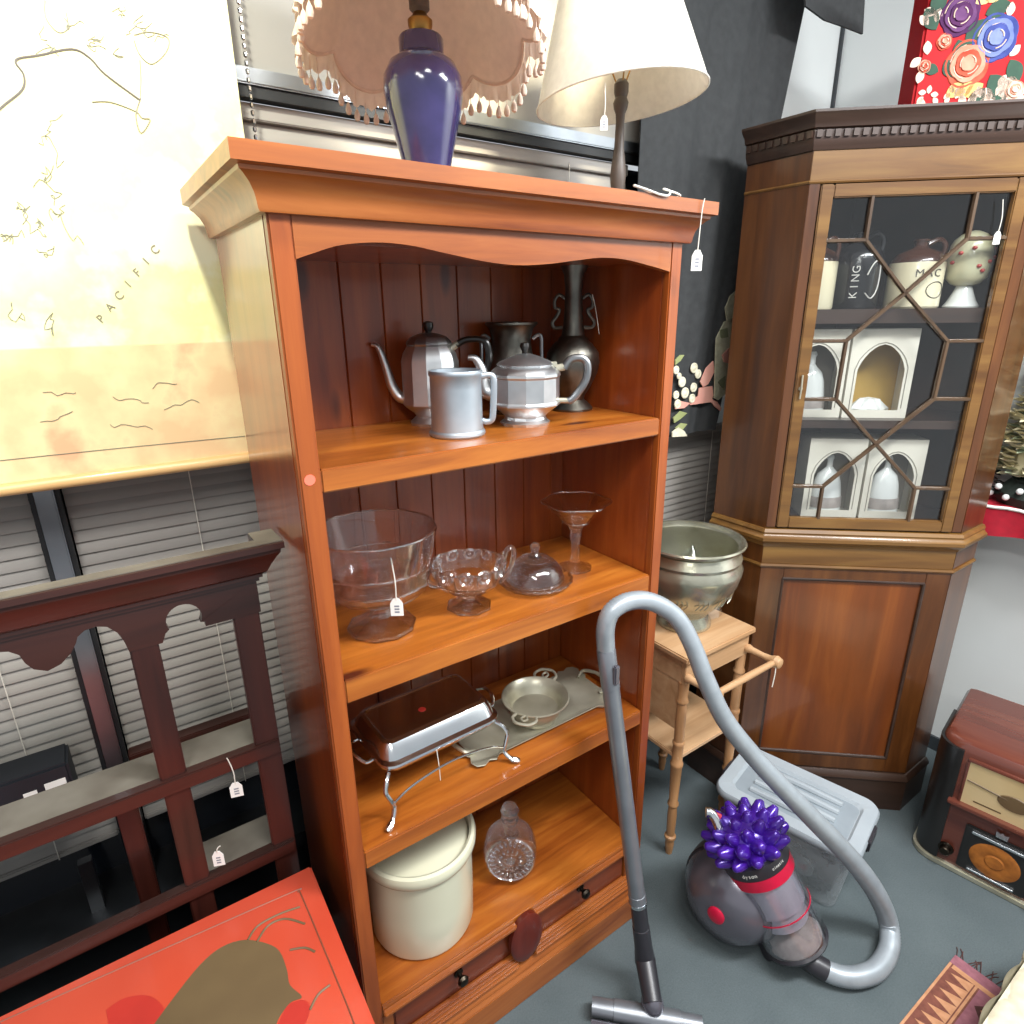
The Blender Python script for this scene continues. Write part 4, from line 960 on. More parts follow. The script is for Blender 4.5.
def carton(x0, x1, z, y, h, lining, label, bell=True, seed=0, loc_b=None):
    w_ = x1 - x0; t = thing('display_carton', label, 'carton', inC((x0 + x1) / 2, y, z), CA, 'arched cartons in the corner cabinet')
    a = w_ * .36; zb, zs, zt = h * .09, h * .55, h * .83
    arch_ = [(-a, zb), (-a, zs)] + [(-a * (1 - f_) ** .55 if f_ < 1 else 0, zs + (zt - zs) * (f_ ** .75)) for f_ in (.2, .4, .6, .8, .92, 1)]
    L_ = arch_; R_ = [(-p_[0], p_[1]) for p_ in arch_]
    m = MB()
    m.prism([(-w_ / 2, 0), (0, 0), (0, zb)] + L_ + [(0, h), (-w_ / 2, h)], 0, .003, 'xz')
    m.prism([(w_ / 2, 0), (0, 0), (0, zb)] + R_ + [(0, h), (w_ / 2, h)], 0, .003, 'xz')
    m.box((-w_ / 2, .003, 0), (-w_ / 2 + .003, .1, h)); m.box((w_ / 2 - .003, .003, 0), (w_ / 2, .1, h)); m.box((-w_ / 2, .003, h - .003), (w_ / 2, .1, h)); m.box((-w_ / 2, .003, 0), (w_ / 2, .1, .003))
    m.build('box', M_card, t, smooth=0)
    MB().box((-w_ / 2 + .004, .09, .004), (w_ / 2 - .004, .098, h - .004)).build('lining', lining, t, smooth=0)
    ln_ = MB(); ln_.tube([(p_[0] * 1.12, -.0008, p_[1] + (0 if k < 2 else .006)) for k, p_ in enumerate(L_ + list(reversed(R_))[1:])], .0012, 5); ln_.build('printed_arch', M_dim, t)
    return t
def bell(x, z, y, label):
    t = thing('bell_decanter', label, 'decanter', inC(x, y, z), CVIEW, 'bell decanters in the arched cartons'); t.scale = (1.12, .8, 1.12)
    MB().lathe([(0, .002), (.046, 0), (.05, .006), (.0475, .03), (.044, .065), (.039, .095), (.031, .118), (.016, .132), (.009, .14), (.0085, .16), (.012, .166), (.008, .175), (0, .177)], 36).build('body', M_porc, t)
    MB().lathe([(.0495, .02), (.0492, .026), (.047, .05), (.0455, .052), (.0465, .046)], 36, rad=lambda a, k: 1.004 + .01 * sin(18 * a)).build('printed_band', M_pattern, t)
YB = .075
carton(.022, .2, 1.4305, YB, .268, M_dim, 'white arched carton with a bell decanter, left on the middle cabinet shelf')
carton(.207, .395, 1.4305, YB, .268, M_gold, 'white arched carton with gold lining, right on the middle cabinet shelf')
t = thing('fabric_bundle', 'pale crumpled wrapping inside the gold lined carton', 'wrapping', inC(.3, YB + .05, 1.4342), CA)
random.seed(2); MB().lathe([(0, 0), (.05, 0), (.055, .02), (.03, .05), (0, .055)], 14, rad=lambda a, k: 1 + .2 * sin(5 * a + k), sy=.6).build('wrapping', M_porc, t, smooth=0)
carton(.128, .302, 1.1005, YB, .262, M_dim, 'white arched carton with a plain white bell, left on the lowest cabinet shelf')
carton(.31, .48, 1.1005, YB, .262, M_dim, 'white arched carton with a patterned bell, right on the lowest cabinet shelf')
bell(.115, 1.4337, YB + .05, 'white bell decanter in the left carton of the middle cabinet shelf')
bell(.215, 1.1037, YB + .05, 'white bell decanter in the left carton of the lowest cabinet shelf')
bell(.395, 1.1037, YB + .05, 'white bell decanter in the right carton of the lowest cabinet shelf')

# ------------------------------------------------------------------ red box printed with roses on the cabinet
GX = at_c(912, 105, .1).x
t = thing('floral_box', 'glossy red box printed with roses standing on top of the corner cabinet', 'box', inC(GX, .1, 2.2502), CA)
MB().box((0, 0, 0), (.36, .1, .42)).build('box', plain('glossy_red', '#b81c22', '#a8161d', .6, scale=5, spec=.15), t, bevel=.006)
GM = (MC @ T(GX, .1, 2.2502)).inverted() @ MC
def gp(px, py): return GM @ at_c(px, py, .1)
def rose(px, py, rpx, m_out, m_in):
    c = gp(px, py); rr = rpx * .0031; mb = MB()
    for k, (f_, dz) in enumerate(((1, .0), (.78, .003), (.56, .005), (.34, .007))):
        mb.lathe([(0, -.0005), (rr * f_, -.0005), (rr * f_ * .97, .002), (rr * f_ * .7, .001), (0, .001)], 30, T(c.x, -.0005 - dz, c.z) @ Rx(PI / 2) @ Rz(k * .7), k % 2, rad=lambda a, j, k=k: 1 + .1 * abs(sin(2.5 * a + k)))
    for k in range(7):
        a0 = k * 2.4; f_ = .3 + .09 * k
        pts = [(c.x + rr * f_ * cos(a0 + d), -.0095 + .0012 * k, c.z + rr * f_ * sin(a0 + d)) for d in (0, .3, .6, .9, 1.2)]
        mb.tube(pts, .0016, 5, 2)
    mb.build('printed_rose', [m_out, m_in, M_petal], t, smooth=40)
M_petal = plain('rose_highlight', '#d8bda8', None, .5)
M_purple = plain('purple_print', '#5a3058', '#42244a', .7, scale=30, spec=.1); M_purple2 = plain('violet_print', '#6e4870', '#583660', .7, scale=30, spec=.1)
M_blu = plain('blue_print', '#4a5596', '#37427c', .7, scale=30, spec=.1); M_blu2 = plain('pale_blue_print', '#7c88b8', '#626fa8', .7, scale=30, spec=.1)
M_pk = plain('coral_print', '#c9604a', '#b5402f', .7, scale=30, spec=.1); M_pk2 = plain('pale_coral_print', '#d49a82', '#c47f68', .7, scale=30, spec=.1)
rose(960, 15, 15, M_purple, M_purple2); rose(995, 38, 17, M_blu, M_blu2); rose(967, 64, 17, M_pk, M_pk2); rose(944, 42, 6, M_pk, M_pk2)
rose(924, 67, 5, M_pk2, M_pk); rose(1014, 90, 7, M_pk2, M_petal)
lfm = MB(); lf2 = MB()
def gleaf(mb, px, py, ln_, an, m=0):
    c = gp(px, py); n = 9; pts = []
    for k in range(n): pts.append((ln_ * k / (n - 1), .33 * ln_ * sin(PI * k / (n - 1)) ** .8))
    poly = pts + [(a, -b) for a, b in reversed(pts[1:-1])]
    mb.prism(poly, -.0022, -.0004, 'xz', m, T(c.x, 0, c.z) @ Ry(-an))
for px, py, l_, an in ((932, 15, .06, 1.2), (936, 30, .06, 2.2), (965, 45, .07, .9), (958, 40, .06, -1.2), (945, 60, .05, -1.0), (990, 75, .08, -.9), (985, 88, .06, -2.2), (985, 15, .06, .4), (1010, 60, .06, -1), (938, 72, .04, 2.8)): gleaf(lfm, px, py, l_, an)
lfm.build('printed_leaves', plain('leaf_print', '#1f4a34', '#173a29', .7, scale=30), t, smooth=0)
for k in range(26):
    gleaf(lf2, 918 + (k * 37) % 106, 93 + (k * 13) % 7, .02 + .01 * (k % 3), k * 1.3)
for px, py in ((924, 10), (927, 55), (921, 58), (1012, 2), (922, 70), (940, 8), (1005, 80), (998, 88), (928, 25), (1020, 45)): gleaf(lf2, px, py, .032, px * .7)
M_goldp = plain('gold_print', '#d8a23c', None, .4)
lf2.build('printed_highlights', M_petal, t, smooth=0)
for px, py in ((945, 97), (955, 96), (964, 97), (975, 4), (985, 2)): gy = MB(); gleaf(gy, px, py, .05, .6); gy.build('printed_gold_petal', M_goldp, t, smooth=0)


# ------------------------------------------------------------------ red shelf on the right wall with flower arrangement
XS = 2.2
pa, pb = at_x(972, 502, XS), at_x(1024, 520, XS); zs = (pa.z + pb.z) / 2 + .012
t = thing('wall_shelf', 'shelf with red cloth and white edging on the right wall beside the corner cabinet', 'shelf', (XS, -.72, zs - .115))
y0, y1 = -.5, (pa.y + .76)
MB().box((.006, y0, .085), (WX - XS - .001, y1 - .006, .108)).build('board', M_white_wall, t, smooth=0)
cl = MB()
def sk(i, v): return (-.002 + .006 * sin(i * 40) * v, y0 + (y1 - y0) * i, .115 - (.095 + .008 * sin(i * 22)) * v)
cl.grid(sk, 90, 6); cl.box((0, y0, .1085), (WX - XS - .002, y1, .115))
cl.grid(lambda i, v: ((WX - XS - .002) * i, y1 + .004 * sin(i * 20) * v, .115 - .09 * v), 16, 6)
M_redcl = plain('red_cloth', '#b5142c', '#9c1026', .7, scale=30)
cl.build('red_cloth', M_redcl, t, smooth=60)
MB().tube([(-.003, y0 + (y1 - y0) * k / 30, .1155 + .004 * sin(k * 1.3)) for k in range(31)], .0055, 8).build('white_edging', M_tag, t)
t = thing('flower_arrangement', 'cream fabric flower tree with dark base and white baubles on the red shelf', 'flower arrangement', (XS + .1, -.385, zs + .0005))
fo = MB(); random.seed(21)
def petal(mb, c, d, size, m=0, wid=.6):
    d = Vector(d).normalized(); M_ = T(*c) @ axis_to(d)
    vs = [(0, 0, 0), (-wid * size, .1 * size, size * .45), (0, -.12 * size, size * .5), (wid * size, .1 * size, size * .45), (0, 0, size)]
    mb.add(vs, [(0, 2, 1), (0, 3, 2), (1, 2, 4), (2, 3, 4)], m, M_)
for k in range(950):
    a = random.uniform(0, 2 * PI); z = random.uniform(.1, .75); rr = .165 * (1 - (z - .1) / 1.0) ; rr *= random.uniform(.75, 1.08)
    c = (rr * cos(a) * .22, rr * sin(a), z); petal(fo, c, (-abs(cos(a)), sin(a), random.uniform(-.5, .7)), random.uniform(.035, .06), 0 if random.random() < .85 else 1)
fo.lathe([(0, .08), (.13, .1), (.1, .5), (.02, .78), (0, .78)], 16, m=0, sx=.3)
fo.build('cream_petals', [plain('cream_fabric', '#dcd3b4', '#c4ba98', .8, scale=30), plain('pale_green_fabric', '#a9b59a', '#93a087', .8)], t, smooth=0)
bs = MB()
for k in range(160):
    a = random.uniform(0, 2 * PI); rr = random.uniform(.05, .18); c = (rr * cos(a) * .25, rr * sin(a) * 1.05, random.uniform(.005, .09)); petal(bs, c, (-abs(cos(a)), sin(a), .5), random.uniform(.03, .05))
bs.lathe([(0, 0), (.15, 0), (.17, .03), (.12, .09), (0, .1)], 16, sx=.45)
bs.build('dark_foliage', plain('dark_foliage', '#2a332c', '#1c231f', .6), t, smooth=0)
bb = MB()
for k in range(16):
    a = 1.2 + k * .22 + 0; bb.ball((.185 * cos(a) * .45, .185 * sin(a), .03 + .03 * (k % 2)), .011, 12)
bb.build('white_baubles', M_porc, t)

# ------------------------------------------------------------------ vacuum cleaner
VO = Vector((1.045, -.198, 0)); VI = T(*-VO)
M_vgrey = plain('vacuum_grey', '#6f6d76', '#65636c', .25, .5, scale=5, coat=.4); M_vdark = plain('vacuum_dark', '#2f2e33', '#27262b', .35)
M_vhose = plain('hose_grey', '#a3abb1', '#979fa5', .36, .3, scale=30); M_vsilver = plain('wand_silver', '#8c9096', '#7e8288', .32, .6)
M_vpurple = plain('purple_plastic', '#4a1fa0', '#3c1786', .2, .25, coat=.5); M_vred = plain('vacuum_red', '#c4143a', '#a81032', .3)
M_vclear = clear('bin_clear', (.93, .92, .95, 1), .03)
v = thing('vacuum_cleaner', 'grey and purple ball vacuum cleaner with hose and wand leaning on the bookcase', 'vacuum cleaner', VO)
bc_ = Vector((1.045, -.196, .142)); bax = (r * -.68 + u * -.16 - f * .72).normalized()
MBx = VI @ T(*bc_) @ axis_to(bax)
bl_ = MB().lathe([(0, -.125), (.05, -.122), (.1, -.1), (.132, -.05), (.14, 0), (.132, .05), (.1, .1), (.05, .122), (0, .125)], 48, MBx)
bl_.build('ball', M_vgrey, v, smooth=60)
MB().lathe([(.137, -.03), (.1415, -.026), (.1425, 0), (.1415, .026), (.137, .03)], 48, MBx).build('ball_band', M_vdark, v)
MB().lathe([(0, .118), (.024, .121), (.024, .129), (.02, .132), (0, .133)], 24, MBx).build('red_hub', M_vred, v)
Pb = Vector((1.104, -.362, .07)); ax_ = Vector((-.05, .131, .235)).normalized()
MBin = VI @ T(*Pb) @ axis_to(ax_) @ Matrix.Diagonal((1.18, 1.18, 1.17, 1))
bn = MB().lathe([(0, -.004), (.06, -.004), (.074, .004), (.077, .02), (.077, .235), (.0755, .235), (.0755, .02), (.07, .006), (0, .0)], 56, MBin).build('dust_bin', M_vclear, v, smooth=40)
MB().lathe([(.05, .06), (.058, .065), (.058, .1), (.068, .108), (.068, .19), (.05, .2), (.02, .2), (.02, .06)], 40, MBin).build('shroud', plain('shroud_silver', '#d0cfd4', '#bab9c0', .3, .5), bn)
MB().lathe([(0, .004), (.068, .006), (.05, .03), (0, .036)], 24, MBin, rad=lambda a, k: 1 + .06 * sin(3 * a)).build('dust', plain('grey_dust', '#9b968d', '#857f77', .95, scale=40), bn, smooth=60)
MB().lathe([(.0778, .19), (.079, .19), (.079, .216), (.0778, .216)], 56, MBin, closed=True).build('red_band', M_vred, bn)
MB().lathe([(.0774, .1), (.0784, .1), (.0784, .103), (.0774, .103)], 56, MBin, closed=True).build('red_line', M_vred, bn)
MB().lathe([(.0, .215), (.0775, .215), (.0795, .219), (.0795, .245), (.07, .25), (0, .25)], 48, MBin).build('bin_collar', M_vdark, bn)
MB().lathe([(.04, -.012), (.07, -.006), (.076, .0), (.079, .006), (.075, .012), (.06, .003), (.04, -.004)], 40, MBin).build('bin_base', M_vdark, bn)
e1 = (CAM - Pb); e1 = (e1 - ax_ * e1.dot(ax_)).normalized(); e2 = ax_.cross(e1)
def on_bin(h, ph, rr):
    o_ = Pb + ax_ * h + (e1 * cos(ph) + e2 * sin(ph)) * rr; rt = -e1 * sin(ph) + e2 * cos(ph); nn = e1 * cos(ph) + e2 * sin(ph)
    return VI @ Matrix(((rt.x, ax_.x, nn.x, o_.x), (rt.y, ax_.y, nn.y, o_.y), (rt.z, ax_.z, nn.z, o_.z), (0, 0, 0, 1)))
lt = MB()
for s, ph0, sz in (('dyson', -.42, .015), ('cinetic', .5, .011)):
    for k, ch_ in enumerate(s): text(lt, ch_, sz, on_bin(.271, ph0 + (k - (len(s) - 1) / 2) * sz * .56 / .094, .0942), 0, .0004)
lt.build('lettering', M_letter, bn, smooth=0)
cy = MB()
cy.lathe([(0, .245), (.07, .245), (.074, .26), (.072, .285), (.062, .305), (.045, .32), (.02, .328), (0, .329)], 40, MBin)
def cyc(rad_, h, n_, tilt, sz, off=0, ln_=.06):
    for i in range(n_):
        a = 2 * PI * i / n_ + off
        M_ = MBin @ T(rad_ * cos(a), rad_ * sin(a), h) @ Rz(a) @ Ry(tilt)
        cy.lathe([(0, -.02), (sz, -.018), (sz * 1.02, 0), (sz * .85, ln_ * .35), (sz * .45, ln_ * .8), (sz * .3, ln_ * .86), (0, ln_ * .88)], 12, M_)
cyc(.064, .259, 12, 1.3, .0195, 0, .046); cyc(.066, .284, 12, 1.05, .0195, .26, .045); cyc(.05, .303, 10, .7, .018, 0, .04); cyc(.024, .315, 5, .35, .0175, .2, .032)
cy.build('cyclones', M_vpurple, v, smooth=40)
hp = [at_z(*q, z) - VO for q, z in (((706, 812), .40), ((713, 815), .395), ((722, 835), .355))]
hd = MB().tube(spl([hp[0], hp[1], hp[2], tuple(Vector((1.0, -.19, .29)) - VO)], 5), .014, 12); hd.build('carry_handle', M_silver, v)
MB().tube([Vector(q) + Vector((.012, -.012, 0)) for q in (hp[0], hp[1], hp[2])], .008, 10).build('handle_button', M_vred, v)
ch2 = MB().box((-.05, -.05, .02), (.06, .09, .06), 0, VI @ T(1.085, -.31, 0) @ Rz(-.35)); ch2.build('chassis', M_vdark, v, bevel=.012, seg=3)
for dx, dy in ((-.04, .0), (.075, .03)): MB().lathe([(0, -.012), (.026, -.012), (.028, 0), (.026, .012), (0, .012)], 24, VI @ T(1.09 + dx, -.32 + dy, .0285) @ Rz(-.35) @ Ry(PI / 2)).build('castor', M_vdark, v)
hose_pts = [at_y(u_, v_, y_) for u_, v_, y_ in ((606, 650, -.04), (605.5, 628, -.044), (612, 611, -.05), (630, 601, -.062), (652, 602, -.08), (676, 617, -.11), (692, 644, -.14), (706, 680, -.17), (724, 718, -.2), (750, 752, -.24), (782, 787, -.295), (818, 824, -.355), (852, 860, -.41), (876, 893, -.455))]
hose_pts += [at_z(*q, z) for q, z in (((888, 922), .07), ((889, 948), .04), ((877, 969), .032), ((856, 977), .032), ((834, 974), .034), ((815, 964), .045))]
hs = [q - VO for q in spl(hose_pts, 30)]
# corrugated hose, resampled evenly
L = [0]
for a, b in zip(hs, hs[1:]): L.append(L[-1] + (b - a).length)
def along(s):
    import bisect
    k = min(max(bisect.bisect_left(L, s), 1), len(L) - 1); f_ = (s - L[k - 1]) / max(L[k] - L[k - 1], 1e-9); return hs[k - 1].lerp(hs[k], f_)
N = int(L[-1] / .0034); pts = []; rad = []
for k in range(N + 1):
    s = L[-1] * k / N; f_ = k / N; base = .0205 + .0055 * min(1, max(0, (f_ - .2) / .5))
    pts.append(along(s)); rad.append(base + (.0011 if k % 2 else -.0005))
MB().tube(pts, rad, 18).build('hose', M_vhose, v, smooth=70)
ic = MB().tube([pts[-1] + (pts[-1] - pts[-4]).normalized() * d for d in (-.03, .0, .03)] + [Vector((1.105, -.385, .05)) - VO], [.028, .028, .026, .022], 16); ic.build('hose_cuff', M_vdark, v)
rc = at_z(803, 948, .09) - VO; MB().ball(rc, .02, 16, sc=(1.1, .8, .7)).build('red_catch', M_vred, v)
W0 = Vector((.635, -.034, 1.009)); W1 = Vector((.698, -.183, .06)); W0 = at_y(606, 650, -.04)
wd = (W1 - W0)
def wp(f_): return W0 + wd * f_ - VO
wn = MB().tube([wp(-.005), wp(.0), wp(.1), wp(.1005), wp(.72), wp(.721), wp(.745)], [.0205, .0225, .0225, .021, .0215, .0225, .0225], 24).build('wand', M_vsilver, v)
MB().tube([wp(.745), wp(.752), wp(.754)], .0235, 24).build('wand_ring', M_silver, v)
MB().tube([wp(.754), wp(.83), wp(.832), wp(.9), wp(.95)], [.021, .021, .0225, .0235, .028], 24).build('wand_end', M_vdark, v)
MB().box((-.008, -.03, -.02), (.008, -.018, .03), 0, T(*wp(.06))).build('wand_catch', M_vgrey, v, bevel=.003)
h0, h1 = at_z(592, 1006, .03), at_z(702, 1026, .03); hdv = (h1 - h0); hm_ = h0.lerp(h1, .55)
fh = MB()
fh.tube([h0 - VO, h0.lerp(h1, .2) - VO, h0.lerp(h1, .202) - VO, h0.lerp(h1, .8) - VO, h0.lerp(h1, .802) - VO, h1 - VO], [.022, .023, .0255, .0255, .023, .022], 24)
fh.build('floor_head', M_vsilver, v)
prp = Vector((hdv.y, -hdv.x, 0)).normalized()
fr2 = prp * .05
MB().tube([h0 + fr2 - VO - Vector((0, 0, .008)), h1 + fr2 - VO - Vector((0, 0, .008))], .021, 20).build('brush_bar', M_vgrey, v)
nk = MB().ball(hm_ + Vector((0, 0, .038)) - prp * .01 - VO, .034, 20, sc=(.8, .9, 1)); nk.build('neck_joint', M_vgrey, v); MB().tube([wp(.94), hm_ + Vector((0, 0, .05)) - VO], [.027, .024], 18).build('neck', M_vdark, v)

# ------------------------------------------------------------------ plastic storage box behind the vacuum
BX = Vector((1.398, -.157, 0)); BR = math.atan2(-.418, .095)
t = thing('storage_box', 'clear plastic storage box with frosted lid on the carpet behind the vacuum', 'storage box', BX, BR); t.scale = (1.03, .99, 1.1)
M_lid = plain('frosted_lid', '#a3acb1', '#98a1a7', .4, scale=6); M_lid2 = plain('frosted_recess', '#8a949b', '#808a91', .4)
M_bclear = frosted('box_frosted', '#c9d2d6', .62)
loft(MB(), [(rrect(.34, .21, .03), .002), (rrect(.345, .215, .032), .006), (rrect(.385, .25, .035), .212), (rrect(.38, .245, .034), .212), (rrect(.338, .208, .03), .008)], True).build('box', M_bclear, t, smooth=40)
lid = loft(MB(), [(rrect(.425, .285, .05, 8), .2125), (rrect(.43, .29, .052, 8), .216), (rrect(.43, .29, .052, 8), .228), (rrect(.42, .28, .048, 8), .235), (rrect(.35, .2, .03, 8), .235), (rrect(.335, .185, .028, 8), .227)]).build('lid', M_lid, t, smooth=40)
rb = MB()
for k, yy in enumerate((-.062, -.02, .022, .064)):
    rb.tube([(-.12, yy, .2272), (0, yy, .2285), (.12, yy, .2272)], [.010, .013, .010], 10, flat=1)
rb.build('lid_ribs', M_lid, lid)
MB().prism(rrect(.332, .182, .027, 8), .2268, .2274).build('lid_recess', M_lid2, lid, smooth=0)
for sx in (1, -1):
    MB().box((sx * .2155 - .006, -.045, .196), (sx * .2155 + .006, .045, .232)).build('clip', M_vdark, t, bevel=.004)
t = thing('vacuum_tool', 'dark vacuum attachment with red disc inside the clear storage box', 'vacuum attachment', (1.375, -.24, .012), BR)
MB().box((-.06, -.05, 0), (.08, .06, .07)).build('tool_body', M_vdark, t, bevel=.02, seg=3)
MB().lathe([(.012, 0), (.03, 0), (.03, .01), (.012, .01)], 24, T(-.0, -.05, .085) @ Rx(PI / 2), closed=True).build('tool_ring', M_lid, t)
MB().lathe([(0, 0), (.018, 0), (.018, .008), (0, .009)], 20, T(0, -.05, .085) @ Rx(PI / 2)).build('red_disc', M_vred, t)

# ------------------------------------------------------------------ valve radio
RO = Vector((1.775, -.385, 0)); RR = math.radians(-81)
t = thing('valve_radio', 'old red brown wooden valve radio on the carpet by the right wall', 'radio', RO, RR)
RW, RD, RH, rc_ = .42, .37, .47, .065
M_rwood = wood('radio_veneer', '#4e241c', '#623026', '#72402f', 'x', .25, .6, 1)
M_rdark = plain('radio_black', '#22201f', '#191817', .3, coat=.3)
def plan(o=0, x0=0, x1=RW, y0=0):
    out = [(x1 - o, RD), (x0 + o, RD)]
    out += [(x0 + o + rc_ - rc_ * cos(a), y0 + o + rc_ - rc_ * sin(a)) for a in [PI / 2 * k / 8 for k in range(9)]]
    out += [(x1 - o - rc_ + rc_ * sin(a), y0 + o + rc_ - rc_ * cos(a)) for a in [PI / 2 * k / 8 for k in range(9)]]
    return out
loft(MB(), [(plan(.004), .02), (plan(.004), .43), (plan(.005), .452), (plan(.014), .466), (plan(.03), RH)]).build('cabinet', M_rwood, t, smooth=40)
for s in (0, 1):
    c1 = [(rc_ - (rc_ + .003) * cos(a), rc_ - (rc_ + .003) * sin(a)) for a in [PI / 2 * k / 10 for k in range(11)]] + [(rc_ + .006, -.003), (rc_ + .006, .006), (rc_, .006)]
    c1 += [(.008, rc_), (.006, RD * .6), (-.003, RD * .6)]
    if s: c1 = [(RW - a, b) for a, b in c1]
    MB().prism(c1, .022, .448).build('corner_column', M_rdark, t, smooth=40)
bsn = plan(-.008); MB().prism(bsn, .0, .02).build('base_strip', M_silver_worn, t, bevel=.003)
DX0, DX1, DZ0, DZ1 = .092, RW - .092, .268, .42
MB().box((DX0, -.0005, DZ0), (DX1, .006, DZ1)).build('dial', plain('cream_dial', '#cdb78c', '#b9a274', .35, scale=4, coat=.4), t, smooth=0)
fm = MB()
fm.box((DX0 - .006, -.006, DZ1), (DX1 + .006, .006, DZ1 + .01)); fm.box((DX0 - .03, -.022, DZ0 - .012), (DX1 + .03, .006, DZ0)); fm.box((DX0 - .007, -.005, DZ0), (DX0, .006, DZ1)); fm.box((DX1, -.005, DZ0), (DX1 + .007, .006, DZ1))
fm.build('dial_frame', M_rwood, t, bevel=.002)
dl = MB()
dl.lathe([(0, 0), (.032, 0), (.03, .003), (0, .004)], 24, T(.215, -.0005, .335) @ Rx(PI / 2) @ Matrix.Diagonal((1.3, .8, 1, 1))); dl.tube([(DX0 + .004, -.002, .354), (.2, -.002, .342)], .0025, 6); dl.box((DX0 + .03, -.0012, .285), (DX0 + .1, 0, .2895))
dl.build('dial_marks', plain('dial_ink', '#6a553a', '#544229', .5), t)
SX = RW / 2
MB().box((SX - .088, -.004, .03), (SX + .088, .006, .2)).build('speaker_panel', M_rdark, t, bevel=.004)
MB().lathe([(0, .003), (.02, .004), (.024, .001), (.034, .003), (.055, .003), (.06, .0)], 36, T(SX, -.004, .108) @ Rx(PI / 2) @ Matrix.Diagonal((1.08, 1, 1, 1))).build('speaker_cloth', plain('orange_cloth', '#b06a24', '#8f5218', .8, scale=50), t)
MB().box((SX - .07, -.011, .178), (SX + .07, -.003, .188)).build('chrome_bar', M_silver, t, bevel=.002); MB().box((SX - .06, -.011, .04), (SX + .06, -.003, .048)).build('chrome_bar', M_silver, t, bevel=.002)
MB().prism([(-.014, 0), (.014, 0), (.016, .02), (.006, .016), (0, .022), (-.006, .016), (-.016, .02)], -.006, .0, 'xz', 0, T(SX, -.003, .206)).build('emblem', M_silver, t, smooth=0)
for x in (.088, RW - .088):
    MB().lathe([(0, 0), (.022, 0), (.021, .004), (.016, .006), (.015, .02), (.012, .023), (0, .023)], 24, T(x, -.0, .072) @ Rx(PI / 2)).build('knob', M_knob, t)

# ------------------------------------------------------------------ rug and ottoman
ra_, rb2, rc2 = at_z(955, 956, 0), at_z(900, 1024, 0), at_z(1008, 984, 0)
ex = (rb2 - ra_); ex.z = 0; ex.normalize(); ey = Vector((-ex.y, ex.x, 0)); ey = ey if ey.dot(rc2 - ra_) > 0 else -ey
rot = math.atan2(ex.y, ex.x)
t = thing('kilim_rug', 'brown kilim rug with triangle border and fringed end in the lower right corner', 'rug', (ra_.x, ra_.y, 0), rot)
sg_ = 1 if (ey.x * -sin(rot) + ey.y * cos(rot)) > 0 else -1
def RG(a, b, z): return (a, sg_ * b, z)
rk = [plain('kilim_brown', '#7c4a3c', '#64392f', .95, scale=60), plain('kilim_tan', '#c08e6a', '#ad7b58', .95, scale=60), plain('kilim_dark', '#553430', '#452926', .95, scale=60), plain('kilim_mauve', '#94606a', '#7f505a', .95, scale=60)]
rg = MB()
def quad(x0, x1, y0, y1, z, m): rg.add([RG(x0, y0, z), RG(x1, y0, z), RG(x1, y1, z), RG(x0, y1, z)], [(0, 1, 2, 3)], m)
RLn, RWd = .9, .5
rg.prism([RG(0, 0, 0)[:2], RG(RLn, 0, 0)[:2], RG(RLn, RWd, 0)[:2], RG(0, RWd, 0)[:2]], .0, .005, 'xy', 0)
quad(0, RLn, 0, .006, .0052, 1); quad(0, .035, 0, RWd, .0053, 3); quad(.035, .05, .01, RWd, .0054, 1)
k = 0; x = .05
while x < RLn - .03:
    rg.add([RG(x, .065, .0054), RG(x + .034, .065, .0054), RG(x + .017, .015, .0054)], [(0, 1, 2)], 1)
    x += .034
quad(.05, RLn, .068, .074, .0054, 1); quad(.05, RLn, .078, .2, .0053, 3)
for i in range(8):
    for j in range(2):
        cx, cy_ = .11 + i * .1, .11 + j * .07
        rg.add([RG(cx - .028, cy_, .0056), RG(cx, cy_ - .022, .0056), RG(cx + .028, cy_, .0056), RG(cx, cy_ + .022, .0056)], [(0, 1, 2, 3)], 2)
        rg.add([RG(cx - .01, cy_, .0058), RG(cx, cy_ - .008, .0058), RG(cx + .01, cy_, .0058), RG(cx, cy_ + .008, .0058)], [(0, 1, 2, 3)], 1)
rg.build('field', rk, t, smooth=0)
fg = MB(); random.seed(4)
for i in range(60):
    b_ = RWd * (i + .5) / 60; j_ = random.uniform(-.012, .012)
    fg.tube([RG(.002, b_, .003), RG(-.02, b_ + j_, .004), RG(-.03 - random.random() * .012, b_ + j_ * 2, .002)], .0011, 5)
fg.build('fringe', rk[2], t)
oc = at_z(1024, 962, .30); od = at_z(982, 1024, .30)
dv_ = od - oc; oa = math.atan2(dv_.y, dv_.x)
t = thing('quilted_ottoman', 'cream quilted ottoman cut off by the lower right corner', 'ottoman', (oc.x, oc.y, 0), oa)
# local x along visible edge, body lies on the camera/right side
sgo = 1 if (Vector((-sin(oa), cos(oa), 0)).dot(Vector((0, -1, 0)))) > 0 else -1
ot = MB()
def OT(i, j, k): return (-.25 + .65 * i, sgo * (.38 * j), k)
def quil(a, b): return .010 * abs(sin(a * 26) * sin(b * 26)) ** .5
ot.grid(lambda i, j: (-.25 + .65 * i, sgo * .38 * j, .30 - .012 * (max(0, 1 - j * 14) ** 2) + quil(.65 * i + .38 * j, .65 * i - .38 * j)), 90, 60)
ot.grid(lambda i, j: (-.25 + .65 * i, sgo * (-.004 - quil(.65 * i + .25 * j, .65 * i - .25 * j)), .04 + .248 * j), 90, 40)
ot.box((-.25, min(0, sgo * .38), .04), (.4, max(0, sgo * .38), .296))
ot.build('cushion', plain('cream_quilt', '#cfc7ae', '#bdb59b', .85, scale=40), t, smooth=60)
ft = MB()
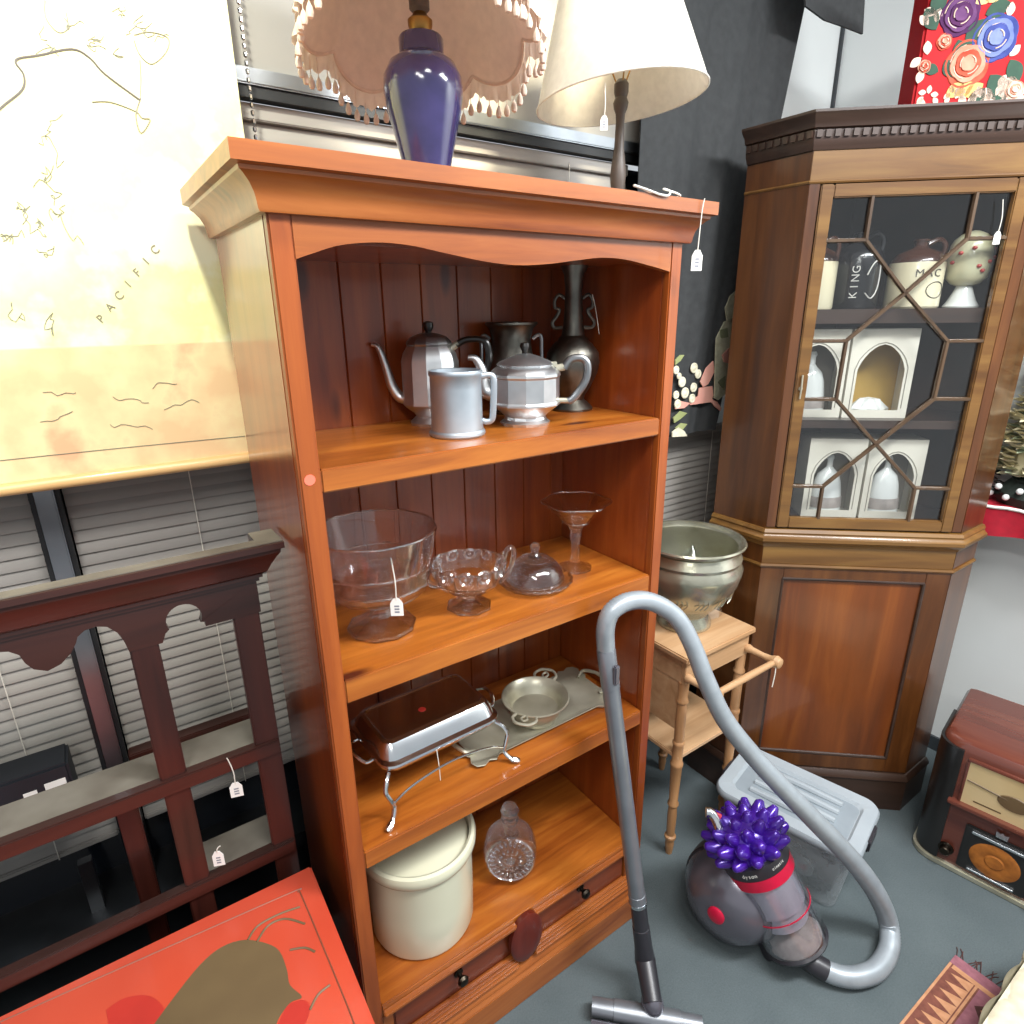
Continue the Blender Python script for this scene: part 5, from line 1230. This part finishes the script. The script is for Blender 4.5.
for a in (-.2, .35):
    for b in (.05, .33): ft.lathe([(0, 0), (.018, 0), (.024, .04), (0, .04)], 12, T(a, sgo * b, 0))
ft.build('foot', M_lampwood, t)

# ------------------------------------------------------------------ light
wd_ = bpy.data.worlds.new('world'); SC.world = wd_; wd_.use_nodes = True
bg = wd_.node_tree.nodes['Background']; bg.inputs[0].default_value = (.9, .95, 1, 1); bg.inputs[1].default_value = .62
def area(name, loc, target, sx, sy, e, col=(1, 1, 1)):
    l = bpy.data.lights.new(name, 'AREA'); l.shape = 'RECTANGLE'; l.size = sx; l.size_y = sy; l.energy = e; l.color = col
    o = bpy.data.objects.new(name, l); COL.objects.link(o); o.location = loc
    o.rotation_euler = (Vector(target) - Vector(loc)).to_track_quat('-Z', 'Y').to_euler(); return o
def spot(name, loc, target, e, ang, blend=.6, col=(1, .95, .85), size=.05):
    l = bpy.data.lights.new(name, 'SPOT'); l.energy = e; l.spot_size = math.radians(ang); l.spot_blend = blend; l.color = col; l.shadow_soft_size = size
    o = bpy.data.objects.new(name, l); COL.objects.link(o); o.location = loc
    o.rotation_euler = (Vector(target) - Vector(loc)).to_track_quat('-Z', 'Y').to_euler(); return o
area('ceiling_tube_light', (.5, -1.1, 2.95), (.5, -1.1, 0), 1.2, .3, 46, (1, .98, .95))
area('ceiling_tube_light', (1.5, -1.45, 2.95), (1.75, -.9, 0), 1.2, .3, 88, (.96, .98, 1))
area('ceiling_tube_light', (-.9, -1.6, 2.95), (-.9, -1.6, 0), .3, 1.2, 40, (1, .98, .95))
spot('added_spot', (-.25, -.55, 2.95), (-.17, .4, 2.13), 130, 62, .9, (1, .98, .84))  # unseen spot, added to overexpose the map
spot('added_spot', (.75, -.25, 3.0), (.72, .5, 2.25), 170, 44, .8, (1, .88, .62))  # unseen warm spot, added to brighten the blinds and white lampshade
spot('added_spot', (.6, .0, 2.95), (.6, .52, 2.2), 70, 30, .9, (1, .88, .62))  # second unseen spot, added for the glow between the two lamps
SC.cycles.transparent_max_bounces = 24
SC.view_settings.view_transform = 'Standard'; SC.view_settings.look = 'None'; SC.view_settings.gamma = 1
SC.view_settings.use_curve_mapping = False; SC.view_settings.exposure = 0
